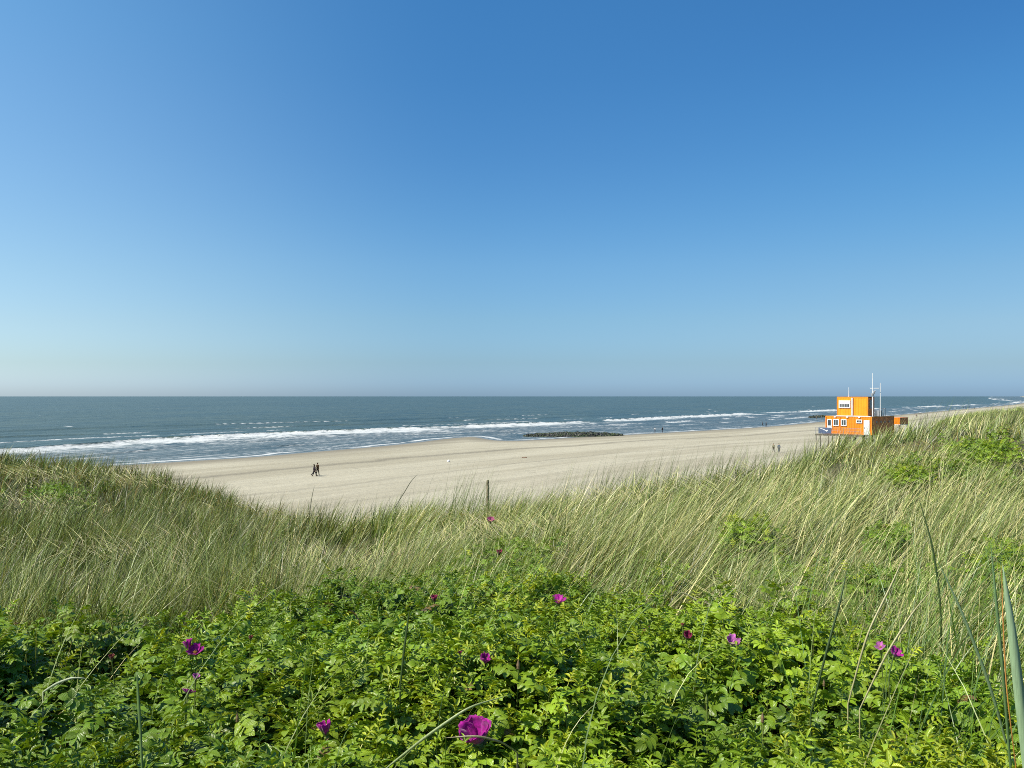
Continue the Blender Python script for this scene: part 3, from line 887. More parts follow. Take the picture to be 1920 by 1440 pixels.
def place_leaves(acc, pos, az, pitch, roll, scale, col, rows, young):
    bank = BANK[(rows, young)]
    pickv = RNG.integers(0, len(bank), len(pos))
    for k, (V, U, Q, C) in enumerate(bank):
        s = np.nonzero(pickv == k)[0]
        if not len(s):
            continue
        ca, sa_ = np.cos(az[s]), np.sin(az[s]); cp, sp_ = np.cos(pitch[s]), np.sin(pitch[s]); cr, sr = np.cos(roll[s]), np.sin(roll[s])
        x, y, z = V[:, 0][None], V[:, 1][None], V[:, 2][None]
        x1 = x * cr[:, None] + z * sr[:, None]; z1 = -x * sr[:, None] + z * cr[:, None]
        y2 = y * cp[:, None] - z1 * sp_[:, None]; z2 = y * sp_[:, None] + z1 * cp[:, None]
        x3 = x1 * ca[:, None] - y2 * sa_[:, None]; y3 = x1 * sa_[:, None] + y2 * ca[:, None]
        P = np.stack([x3, y3, z2], -1) * scale[s][:, None, None] + pos[s][:, None, :]
        M, nv = len(s), len(V)
        q = (Q[None] + (np.arange(M) * nv)[:, None, None]).reshape(-1, 4)
        c = (C[None] * col[s][:, None, :]).reshape(-1, 3)
        acc.add(P.reshape(-1, 3), q, c, np.tile(U, (M, 1)))

L_MID = (0.122, 0.222, 0.013); L_DEEP = (0.028, 0.066, 0.008); L_FRESH = (0.245, 0.350, 0.015); L_YOUNG = (0.37, 0.42, 0.016); L_RUST = (0.20, 0.12, 0.04)

def shoots(acc, stems, x, y, top, hgt, rows, nleaf, lscale=1.0):
    n = len(x)
    tilt = RNG.normal(0, 0.16, (n, 2)) + np.array([0.10, 0])
    vigor = RNG.random(n)
    shade = 0.75 + 0.6 * fbm(x / 0.55, y / 0.55, 501)
    fresh = (sstep(0.42, 0.68, fbm(x / 0.7, y / 0.7, 503)) * 0.6 + 0.4 * RNG.random(n)) * (0.72 + 0.28 * sstep(-1.5, 0.8, x))
    for i in range(nleaf):
        f = i / max(nleaf - 1, 1)                      # 0 at the tip of the shoot
        dz = (0.01 + 0.40 * f ** 1.15) * hgt
        pos = np.stack([x - tilt[:, 0] * dz, y - tilt[:, 1] * dz, top - dz], -1)
        az = 2.39996 * i + RNG.uniform(-.4, .4, n) + x * 97.0
        young = f < 0.16
        pitch = (1.15 if young else 0.75 - 0.75 * f ** 0.7) + RNG.normal(0, 0.32, n)
        roll = RNG.normal(0, 0.45, n)
        sc = lscale * RNG.uniform(0.062, 0.102, n) * (0.68 if young else min(1, 0.72 + 0.5 * f))
        t = np.clip(fresh[:, None] * (1.15 - f) , 0, 1)
        col = np.array(L_MID) * (1 - t) + np.array(L_FRESH) * t
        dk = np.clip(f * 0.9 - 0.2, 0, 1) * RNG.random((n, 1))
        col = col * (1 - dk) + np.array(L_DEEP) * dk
        if young:
            yy = (RNG.random((n, 1)) < (0.14 + 0.75 * sstep(0.48, 0.66, fbm(x / 0.45, y / 0.45, 505)) * sstep(-1.2, 0.8, x))[:, None]) * (0.35 + 0.65 * vigor[:, None])
            col = col * (1 - yy) + np.array(L_YOUNG) * yy
        ru = (RNG.random((n, 1)) < 0.006)
        col = np.where(ru, np.array(L_RUST) * RNG.uniform(.7, 1.2, (n, 1)), col)
        col = col * shade[:, None] * RNG.uniform(0.82, 1.18, (n, 1))
        place_leaves(acc, pos, az, pitch, roll, sc, col, rows, 1 if young else 0)
    if stems is not None:
        g = np.stack([x - tilt[:, 0] * hgt, y - tilt[:, 1] * hgt, top - hgt], -1)
        azm = np.arctan2(tilt[:, 1], tilt[:, 0]); ln = np.arctan(np.hypot(tilt[:, 0], tilt[:, 1]))
        c = pick([(0.10, 0.08, 0.03), (0.12, 0.14, 0.04), (0.16, 0.10, 0.05)], n)
        for a in (0.0, 1.57):
            co, q, cc = blades(g, hgt * 0.99, azm, ln, ln * 0, np.full(n, 0.0065), c, np.tile([(0.14, 0.17, 0.04)], (n, 1)), 3, np.full(n, a) + x, np.ones(4))
            stems.add(co, q, cc)

rose = Acc(); rstem = Acc()
def bush_field(n, px0, px1, d0, d1, rows, nleaf, power=1.0, lscale=1.0):
    px, D, x = sample_polar(n, px0, px1, d0, d1, power)
    bd = np.interp(px, BUSH_PX, BUSH_D) + (fbm(x / 0.6, D / 0.6, 311) - 0.5) * 1.6
    e = bd - D
    k = RNG.random(n) < 0.25 * sstep(-2.2, -0.3, e) + 0.75 * sstep(-0.5, 0.5, e)
    # dark gaps between the shrubs
    gap = fbm(x / 0.42, D / 0.42, 511)
    k &= RNG.random(n) < 0.15 + 0.85 * sstep(0.36, 0.48, gap)
    px, D, x, e, gap = px[k], D[k], x[k], e[k], gap[k]
    lump = (fbm(x / 0.5, D / 0.5, 521) - 0.5) * 0.34 + (fbm(x / 1.6, D / 1.6, 523) - 0.5) * 0.18
    z0 = ground_height(x, D)[0]
    top = canopy_near(px, D) + lump + RNG.normal(0, 0.045, len(x)) - 0.14 * sstep(0.5, -0.4, e) - 0.06 - 0.24 * sstep(4.5, 7.5, D)
    hgt = np.clip(top - z0, 0.25, 0.95)
    shoots(rose, rstem, x, D, top, hgt, rows, nleaf, lscale)
bush_field(4300, -1400, 3300, 1.25, 3.2, 5, 13)
bush_field(5500, -850, 2800, 3.0, 5.2, 5, 12)
bush_field(3600, 350, 1300, 5.0, 11.5, 3, 10)
# low young growth between the taller shoots, to close the floor
def understory(n, px0, px1, d0, d1, rows):
    px, D, x = sample_polar(n, px0, px1, d0, d1, 1.0)
    bd = np.interp(px, BUSH_PX, BUSH_D); k = D < bd; px, D, x = px[k], D[k], x[k]
    top = ground_height(x, D)[0] + RNG.uniform(0.22, 0.42, len(x))
    shoots(rose, None, x, D, top, np.full(len(x), 0.28), rows, 6)
understory(1200, -1400, 3300, 1.25, 3.6, 3)
understory(1750, -850, 2800, 3.4, 10.5, 3)
# scattered rose patches in the marram
for (a, b, c_, d_) in PATCH:
    far_ = b > 14
    n = int(2.2 * c_ / F * b * d_ * (26 if far_ else 48)) + 12
    px = RNG.normal(a, c_ * 0.55, n); D = RNG.normal(b, d_ * 0.5, n); x = (px - 960) / F * D
    z0 = ground_height(x, D)[0]
    top = z0 + (0.40 if not far_ else 0.42) + (fbm(x / 0.7, D / 0.7, 531) - 0.5) * 0.30
    hh_ = top - z0
    if a == 1840:
        shrub = Acc(); sst = Acc()
        shoots(shrub, sst, x, D, top, hh_, 3, 12, 1.15)
        o = add_obj("rose_shrub", shrub.mesh("rose_shrub"), M_LEAF, category="shrub",
                    label="dark green wild rose shrub high on the dune, right of the orange station")
        add_obj("stems", sst.mesh("stems"), M_STEM, parent=o, kind="stuff")
    else:
        shoots(rose, rstem, x, D, top, hh_, 3, 11)
thicket = add_obj("rose_thicket", rose.mesh("rose_thicket"), M_LEAF, kind="stuff", category="rose thicket",
                  label="dense green wild rose thicket with yellowish young shoots in front of the dunes")
add_obj("stems", rstem.mesh("stems"), M_STEM, parent=thicket, kind="stuff")

# ------------------------------------------------------------------ mesh helpers for built things
def bm_obj(name, bm, mat, parent=None, smooth=False, **props):
    me = bpy.data.meshes.new(name)
    bmesh.ops.recalc_face_normals(bm, faces=bm.faces)
    bm.to_mesh(me); bm.free()
    if smooth:
        me.polygons.foreach_set('use_smooth', np.ones(len(me.polygons), dtype=bool))
    return add_obj(name, me, mat, parent, **props)

def box(bm, x0, x1, y0, y1, z0, z1, bev=0.0):
    r = bmesh.ops.create_cube(bm, size=1.0)
    vs = r['verts']
    for v in vs:
        v.co = Vector(((x0 + x1) / 2 + v.co.x * (x1 - x0), (y0 + y1) / 2 + v.co.y * (y1 - y0), (z0 + z1) / 2 + v.co.z * (z1 - z0)))
    if bev:
        es = list({e for v in vs for e in v.link_edges})
        bmesh.ops.bevel(bm, geom=es, offset=bev, segments=1, affect='EDGES', profile=0.5)

def rod(bm, a, b, r, n=8, r2=None):
    a = Vector(a); b = Vector(b); d = b - a
    q = d.to_track_quat('Z', 'Y').to_matrix().to_4x4()
    bmesh.ops.create_cone(bm, cap_ends=True, segments=n, radius1=r, radius2=r if r2 is None else r2, depth=d.length,
                          matrix=Matrix.Translation((a + b) / 2) @ q)

def new():
    return bmesh.new()

def corrugated(bm, p0, p1, z0, z1, out, pitch=0.30, depth=0.05):
    """a trapezoid-profile steel wall from p0 to p1, ribs pushed along out"""
    p0 = Vector(p0); p1 = Vector(p1); out = Vector(out)
    L = (p1 - p0).length; n = max(1, round(L / pitch)); t = (p1 - p0) / n
    pts = []
    for i in range(n):
        b = p0 + t * i
        for f, o in ((0.0, 0), (0.30, 0), (0.45, 1), (0.80, 1), (0.95, 0)):
            pts.append(b + t * f + out * depth * o)
    pts.append(p1)
    lo_ = [bm.verts.new((p.x, p.y, z0)) for p in pts]; hi = [bm.verts.new((p.x, p.y, z1)) for p in pts]
    for i in range(len(pts) - 1):
        bm.faces.new((lo_[i], lo_[i + 1], hi[i + 1], hi[i]))

M_OR = paint("orange_paint", (0.84, 0.245, 0.006), 0.45, 0.10, 0.8)
M_OR2 = paint("light_orange_paint", (0.85, 0.31, 0.006), 0.45, 0.08, 0.8)
M_OR_LIFT = paint("shade_lifted_orange_paint", (0.92, 0.31, 0.10), 0.6, 0.25, 1.2)  # orange made paler in the colour itself, to brighten walls that lie in shade
M_WHITE = paint("white_paint", (0.72, 0.72, 0.70), 0.45, 0.06, 4)
M_ROOF = paint("roof_felt", (0.30, 0.28, 0.26), 0.8, 0.2, 2)
M_GREY = paint("galvanised_steel", (0.33, 0.34, 0.35), 0.45, 0.15, 5, metal=0.4)
M_WOOD = paint("grey_timber", (0.165, 0.145, 0.115), 0.85, 0.3, 6, spec=0.2)
M_DARK = paint("dark_steel", (0.035, 0.035, 0.038), 0.6, 0.2, 4)
M_NAVY = paint("navy_banner_cloth", (0.085, 0.115, 0.19), 0.8, 0.1, 4, spec=0.2)
g = NT("window_glass"); pg = g.principled((0.03, 0.045, 0.055), 0.06); pg.inputs['Specular IOR Level'].default_value = 0.8; M_GLASS = g.done(pg.outputs[0])

# ------------------------------------------------------------------ lifeguard station
CX, CY = 54.0, 128.0
ROTZ = math.atan2(-0.75, 0.66)
zg = gz(CX - 2, CY + 3)
root = empty("lifeguard_station", (CX, CY, zg), ROTZ, category="beach station",
             label="bright orange two storey lifeguard station of steel containers on stilts, with white masts")
FL = 6.15 - zg          # floor height above the station's own base
RF = 8.93 - zg
UP = 11.86 - zg
WID = 7.3; DEP = 7.3
def window(parent, x0, x1, z0, z1, y=0.0, mull=(), fw=0.13, shutter=0.0):
    b = new()
    box(b, x0, x1, y - 0.10, y + 0.02, z1 - fw, z1); box(b, x0, x1, y - 0.10, y + 0.02, z0, z0 + fw)
    box(b, x0, x0 + fw, y - 0.098, y + 0.018, z0 + fw, z1 - fw); box(b, x1 - fw, x1, y - 0.098, y + 0.018, z0 + fw, z1 - fw)
    fr = bm_obj("window", b, M_WHITE, parent)
    for mx_ in mull:
        c_ = new(); box(c_, mx_ - 0.035, mx_ + 0.035, y - 0.085, y, z0 + fw, z1 - fw - shutter); bm_obj("mullion", c_, M_WHITE, fr)
    c_ = new(); box(c_, x0 + fw, x1 - fw, y - 0.05, y - 0.02, z0 + fw, z1 - fw - shutter); bm_obj("pane", c_, M_GLASS, fr)
    if shutter:
        c_ = new(); nsl = 6
        for i in range(nsl):
            zz_ = z1 - fw - shutter * (i + 1) / nsl
            box(c_, x0 + fw, x1 - fw, y - 0.085, y - 0.06 + 0.0, zz_ + 0.01, zz_ + shutter / nsl)
        bm_obj("roller_shutter", c_, M_WHITE, fr)
    return fr

# lower storey: three containers side by side
b = new()
corrugated(b, (-WID + 0.12, 0, 0), (-0.12, 0, 0), FL + 0.16, RF - 0.14, (0, -1, 0), 0.42, 0.045)
bm_obj("front_wall", b, M_OR, root)
b = new(); corrugated(b, (0, 0.12, 0), (0, DEP - 0.12, 0), FL + 0.16, RF - 0.14, (1, 0, 0)); bm_obj("side_wall", b, M_OR_LIFT, root, label="orange side wall in shade, its paint lightened to offset the shade")
b = new(); corrugated(b, (-WID, DEP - 0.12, 0), (-WID, 0.12, 0), FL + 0.16, RF - 0.14, (-1, 0, 0)); bm_obj("side_wall", b, M_OR, root)
b = new(); corrugated(b, (-0.12, DEP, 0), (-WID + 0.12, DEP, 0), FL + 0.16, RF - 0.14, (0, 1, 0)); bm_obj("back_wall", b, M_OR, root)
b = new()
for y_ in (0.03, DEP - 0.03):
    for x_ in np.linspace(-WID, 0, 4):
        box(b, x_ - 0.075, x_ + 0.075, y_ - 0.075, y_ + 0.075, FL, RF, 0.01)
    box(b, -WID + 0.075, -0.075, y_ - 0.07, y_ + 0.07, FL, FL + 0.16); box(b, -WID + 0.075, -0.075, y_ - 0.07, y_ + 0.07, RF - 0.14, RF - 0.003)
for x_ in (-WID, 0):
    box(b, x_ - 0.07, x_ + 0.07, 0.105, DEP - 0.105, FL, FL + 0.16); box(b, x_ - 0.07, x_ + 0.07, 0.105, DEP - 0.105, RF - 0.14, RF - 0.003)
bm_obj("corner_frame", b, M_OR, root)
b = new(); box(b, -WID - 0.02, 0.02, 0.0, DEP + 0.02, RF, RF + 0.05); roof = bm_obj("roof", b, M_ROOF, root)
b = new(); box(b, -5.6, -0.1, -0.10, -0.02, RF - 0.02, RF + 0.10); box(b, 0.02, 0.09, 0.1, DEP - 0.1, RF + 0.0, RF + 0.07); bm_obj("roof_gutter", b, M_WHITE, roof)
for x_ in (-5.75, -3.75, -1.85):
    b = new(); box(b, x_ - 0.16, x_ + 0.16, -0.20, -0.101, RF - 0.22, RF - 0.03, 0.02); bm_obj("floodlight", b, M_WHITE, root)
b = new(); box(b, -WID, 0, 0.02, DEP, FL - 0.06, FL - 0.002); bm_obj("floor_slab", b, M_DARK, root)
# the left window is a glazed door with a white lower panel
window(root, -7.05, -6.27, RF - 1.62, RF - 0.50, -0.05)
b = new(); box(b, -7.05, -6.27, -0.13, -0.03, RF - 1.95, RF - 1.622); bm_obj("window_panel", b, M_WHITE, root)
window(root, -6.06, -5.12, RF - 1.52, RF - 0.47, -0.05, (-5.59,))
window(root, -4.78, -3.86, RF - 1.50, RF - 0.47, -0.05, (-4.32,))
window(root, -2.34, -1.42, RF - 1.02, RF - 0.47, -0.05, (-1.88,), 0.12)
b = new(); box(b, -1.16, -0.26, -0.12, -0.0, FL + 0.02, RF - 0.55, 0.015); dr = bm_obj("door", b, M_WHITE, root)
b = new(); box(b, -1.08, -0.98, -0.17, -0.121, FL + 1.0, FL + 1.14); bm_obj("handle", b, M_DARK, dr)
for y_ in (1.5, 2.9, 4.2, 5.6):
    b = new(); box(b, 0.05, 0.10, y_ - 0.15, y_ + 0.15, RF - 0.98, RF - 0.68, 0.01); bm_obj("wall_vent", b, M_GREY, root)

# upper storey
X0, X1, UD = -5.42, -0.60, 2.0
XM = -2.98
b = new(); corrugated(b, (X0 + 0.1, 0.02, 0), (XM - 0.12, 0.02, 0), RF + 0.16, UP - 0.12, (0, -1, 0), 0.42, 0.035); bm_obj("upper_front_wall", b, M_OR2, root)
b = new(); corrugated(b, (XM + 0.12, 0.02, 0), (X1 - 0.1, 0.02, 0), RF + 0.16, UP - 0.12, (0, -1, 0), 0.42, 0.035); bm_obj("upper_front_wall", b, M_OR2, root)
b = new(); corrugated(b, (X1, 0.1, 0), (X1, UD - 0.1, 0), RF + 0.16, UP - 0.12, (1, 0, 0)); bm_obj("upper_side_wall", b, M_OR_LIFT, root, label="orange side wall of the upper container in shade, its paint lightened to offset it")
b = new(); corrugated(b, (X0, UD - 0.1, 0), (X0, 0.1, 0), RF + 0.16, UP - 0.12, (-1, 0, 0)); bm_obj("upper_side_wall", b, M_OR2, root)
b = new(); corrugated(b, (X1 - 0.1, UD, 0), (X0 + 0.1, UD, 0), RF + 0.16, UP - 0.12, (0, 1, 0)); bm_obj("upper_back_wall", b, M_OR2, root)
b = new()
for y_ in (0.05, UD - 0.05):
    for x_ in (X0, XM - 0.10, XM + 0.10, X1):
        box(b, x_ - 0.065, x_ + 0.065, y_ - 0.075, y_ + 0.065, RF + 0.055, UP)
    box(b, X0 + 0.065, XM - 0.165, y_ - 0.07, y_ + 0.06, UP - 0.12, UP - 0.003); box(b, XM + 0.165, X1 - 0.065, y_ - 0.07, y_ + 0.06, UP - 0.12, UP - 0.003)
    box(b, X0 + 0.065, XM - 0.165, y_ - 0.07, y_ + 0.06, RF + 0.055, RF + 0.17); box(b, XM + 0.165, X1 - 0.065, y_ - 0.07, y_ + 0.06, RF + 0.055, RF + 0.17)
bm_obj("upper_frame", b, M_OR, root)
b = new(); box(b, X0 - 0.03, X1 + 0.03, 0.0, UD + 0.02, UP, UP + 0.06); bm_obj("upper_roof", b, M_OR, root)
window(root, -5.13, -3.28, UP - 1.66, UP - 0.50, -0.03, (-4.75, -4.45, -4.15, -3.8), 0.14, 0.42)
for x_ in (XM - 0.10, XM + 0.10):
    b = new(); rod(b, (x_, -0.10, RF + 0.1), (x_, -0.10, UP - 0.1), 0.06, 8); bm_obj("downpipe", b, M_WHITE, root)
b = new(); box(b, X1 + 0.04, X1 + 0.09, 0.5, 1.4, RF + 1.2, UP - 0.4)
for i in range(8):
    z_ = RF + 1.25 + i * 0.16
    box(b, X1 + 0.091, X1 + 0.11, 0.55, 1.35, z_, z_ + 0.06)
bm_obj("louvre", b, M_GREY, root)

# masts
b = new(); rod(b, (0.05, 0.25, RF + 0.05), (0.05, 0.25, RF + 3.6), 0.095, 10); rod(b, (0.05, 0.25, RF + 3.6), (0.05, 0.25, 15.5 - zg), 0.06, 8, 0.04)
mast = bm_obj("mast", b, M_WHITE, root)
b = new(); rod(b, (-0.35, 0.25, 13.2 - zg), (0.9, 0.55, 13.2 - zg), 0.045, 6); bm_obj("crossarm", b, M_WHITE, mast)
b = new()
box(b, -0.12, 0.16, 0.05, 0.38, 12.05 - zg, 12.45 - zg, 0.03); box(b, 0.20, 0.36, 0.15, 0.36, 12.35 - zg, 12.65 - zg, 0.02); rod(b, (0.1, 0.25, 12.7 - zg), (0.42, 0.4, 12.8 - zg), 0.08, 8)
rod(b, (-1.3, 0.2, 12.55 - zg), (0.0, 0.25, 12.4 - zg), 0.018, 5)
bm_obj("radio_gear", b, M_GREY, mast)
b = new(); rod(b, (0.85, 1.05, RF + 0.05), (0.85, 1.05, 14.0 - zg), 0.065, 8, 0.045); bm_obj("mast", b, M_WHITE, root)
b = new(); rod(b, (-3.72, 0.3, UP + 0.06), (-3.72, 0.3, UP + 1.52), 0.05, 8, 0.03); bm_obj("antenna", b, M_WHITE, root)
b = new()
box(b, 0.05, 0.75, 0.9, 1.9, RF + 0.056, RF + 0.95, 0.02)
for x_ in (0.25, 0.85, 1.15):
    rod(b, (x_, 2.05, RF + 0.05), (x_, 2.05, RF + 1.25), 0.03, 6)
rod(b, (0.15, 2.05, RF + 1.23), (1.2, 2.05, RF + 1.23), 0.03, 6)
bm_obj("equipment_cabinet", b, M_GREY, root)

# deck, railing, stilts
DK0, DK1, DY = -8.35, -0.9, -1.45
b = new()
nb = 9
for i in range(nb):
    y0 = DY + i * (1.38 / nb)
    box(b, DK0, DK1, y0, y0 + 1.38 / nb - 0.012, FL - 0.09, FL - 0.045)
box(b, DK0, DK1, DY + 0.02, DY + 0.12, FL - 0.27, FL - 0.092); box(b, DK0, DK1, -0.24, -0.14, FL - 0.27, FL - 0.092)
box(b, DK0, -WID - 0.1, -0.07, 3.0, FL - 0.09, FL - 0.045)
bm_obj("deck", b, M_WOOD, root)
b = new()
for x_ in np.linspace(DK0 + 0.05, DK1 - 0.05, 9):
    rod(b, (x_, DY + 0.05, FL - 0.04), (x_, DY + 0.05, FL + 1.03), 0.028, 6)
for z_ in (0.99, 0.55, 0.12):
    rod(b, (DK0 + 0.05, DY + 0.05, FL + z_), (DK1 - 0.05, DY + 0.05, FL + z_), 0.022, 6)
for x_ in np.arange(DK0 + 2.8, DK1 - 0.1, 0.13):
    rod(b, (x_, DY + 0.05, FL + 0.12), (x_, DY + 0.05, FL + 0.99), 0.008, 4)
bm_obj("railing", b, M_GREY, root)
def stilt(x_, y_, r, mat, top):
    # feet stand on the real ground below
    wx = CX + math.cos(ROTZ) * x_ - math.sin(ROTZ) * y_; wy = CY + math.sin(ROTZ) * x_ + math.cos(ROTZ) * y_
    b = new(); rod(b, (x_, y_, gz(wx, wy) - zg - 0.4), (x_, y_, top), r, 10); bm_obj("stilt", b, mat, root)
for x_ in (DK0 + 0.15, DK0 + 0.85, DK0 + 2.2, DK0 + 2.85, -2.6):
    stilt(x_, DY + 0.07, 0.065, M_WOOD, FL - 0.27)
for x_ in (-4.4, -3.1, -0.5):
    for y_ in (0.7, 3.6, 6.6):
        stilt(x_, y_, 0.16, M_DARK, FL - 0.06)
for y_ in (3.6, 6.6):
    stilt(-7.0, y_, 0.16, M_DARK, FL - 0.06)

# banner on the railing: dark blue cloth with a white wing mark
ux, uy = math.cos(ROTZ), math.sin(ROTZ)
def loc2w(x_, y_, z_):
    return (CX + ux * x_ - uy * y_, CY + uy * x_ + ux * y_, zg + z_)
ban = empty("banner", loc2w(DK0 + 0.6, DY - 0.012, FL + 0.08), ROTZ, category="banner",
            label="dark blue banner with a white wing mark tied along the railing of the orange station")
b = new()
gv = [[b.verts.new((2.15 * i / 12, 0.02 * math.sin(i * 1.9) - 0.015, 0.92 * j / 3)) for j in range(4)] for i in range(13)]
for i in range(12):
    for j in range(3):
        b.faces.new((gv[i][j], gv[i + 1][j], gv[i + 1][j + 1], gv[i][j + 1]))
o = bm_obj("banner_cloth", b, M_NAVY, ban); md = o.modifiers.new("thickness", 'SOLIDIFY'); md.thickness = 0.012
b = new()
up = [(0.10, 0.84), (0.5, 0.80), (0.95, 0.66), (1.3, 0.50), (1.6, 0.60), (1.5, 0.40), (1.38, 0.30), (1.15, 0.46), (0.8, 0.62), (0.45, 0.72)]
vs = [b.verts.new((x_, -0.055, z_)) for x_, z_ in up]
b.faces.new(vs)
rr_ = bmesh.ops.extrude_face_region(b, geom=b.faces[:]); bmesh.ops.translate(b, vec=(0, 0.008, 0), verts=[v for v in rr_['geom'] if isinstance(v, bmesh.types.BMVert)])
bm_obj("wing_mark", b, M_WHITE, ban)

# small orange storage container behind the station
zs2 = gz(59.6, 134.6)
sc_ = empty("storage_container", loc2w(0, 0, 0), ROTZ, category="container",
            label="small orange storage container on legs behind the right end of the lifeguard station")
wx2, wy2 = 62.5, 137.3
sc_.location = (wx2, wy2, gz(wx2, wy2))
zz0 = 7.35 - sc_.location.z
b = new(); corrugated(b, (-1.2, 0, 0), (0, 0, 0), zz0 + 0.1, zz0 + 1.15, (0, -1, 0), 0.24, 0.04)
bm_obj("front_wall", b, M_OR, sc_)
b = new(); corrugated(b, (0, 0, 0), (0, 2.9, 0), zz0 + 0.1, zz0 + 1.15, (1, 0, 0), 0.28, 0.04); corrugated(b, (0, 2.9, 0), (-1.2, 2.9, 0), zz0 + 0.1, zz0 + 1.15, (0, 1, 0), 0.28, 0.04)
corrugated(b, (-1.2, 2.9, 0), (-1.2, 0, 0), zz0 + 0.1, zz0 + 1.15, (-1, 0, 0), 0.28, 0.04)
bm_obj("side_walls", b, M_OR_LIFT, sc_)
b = new(); box(b, -1.26, 0.06, -0.06, 2.96, zz0 + 1.151, zz0 + 1.22); bm_obj("roof", b, M_OR_LIFT, sc_)
b = new(); box(b, -1.26, 0.06, -0.06, 2.96, zz0, zz0 + 0.098); bm_obj("base_frame", b, M_WHITE, sc_)
for x_, y_ in ((-1.1, 0.1), (-0.1, 0.1), (-1.1, 2.8), (-0.1, 2.8)):
    wx = wx2 + ux * x_ - uy * y_; wy = wy2 + uy * x_ + ux * y_
    b = new(); rod(b, (x_, y_, gz(wx, wy) - sc_.location.z - 0.3), (x_, y_, zz0), 0.07, 8); bm_obj("leg", b, M_DARK, sc_)

# ------------------------------------------------------------------ people
def skin(name, verts, edges, radii, root_i=0, sub=2):
    me = bpy.data.meshes.new(name)
    me.from_pydata([tuple(v) for v in verts], edges, [])
    o = bpy.data.objects.new(name, me); COL.objects.link(o)
    o.modifiers.new("s", 'SKIN')
    lay = me.skin_vertices[0].data
    for i, r in enumerate(radii):
        lay[i].radius = (r, r) if not isinstance(r, tuple) else r
        lay[i].use_root = (i == root_i)
    if sub:
        sm = o.modifiers.new("u", 'SUBSURF'); sm.levels = sub; sm.render_levels = sub
    bpy.context.view_layer.update()
    dg = bpy.context.evaluated_depsgraph_get()
    out = bpy.data.meshes.new_from_object(o.evaluated_get(dg))
    out.name = name
    bpy.data.objects.remove(o); bpy.data.meshes.remove(me)
    out.polygons.foreach_set('use_smooth', np.ones(len(out.polygons), dtype=bool))
    return out

_mats = {}
def cloth(col, rough=0.85):
    k = tuple(col)
    if k not in _mats:
        _mats[k] = paint("cloth", col, rough, 0.15, 8, spec=0.15)
    return _mats[k]
SKIN = paint("skin", (0.42, 0.24, 0.16), 0.55, 0.06, 6, spec=0.3)

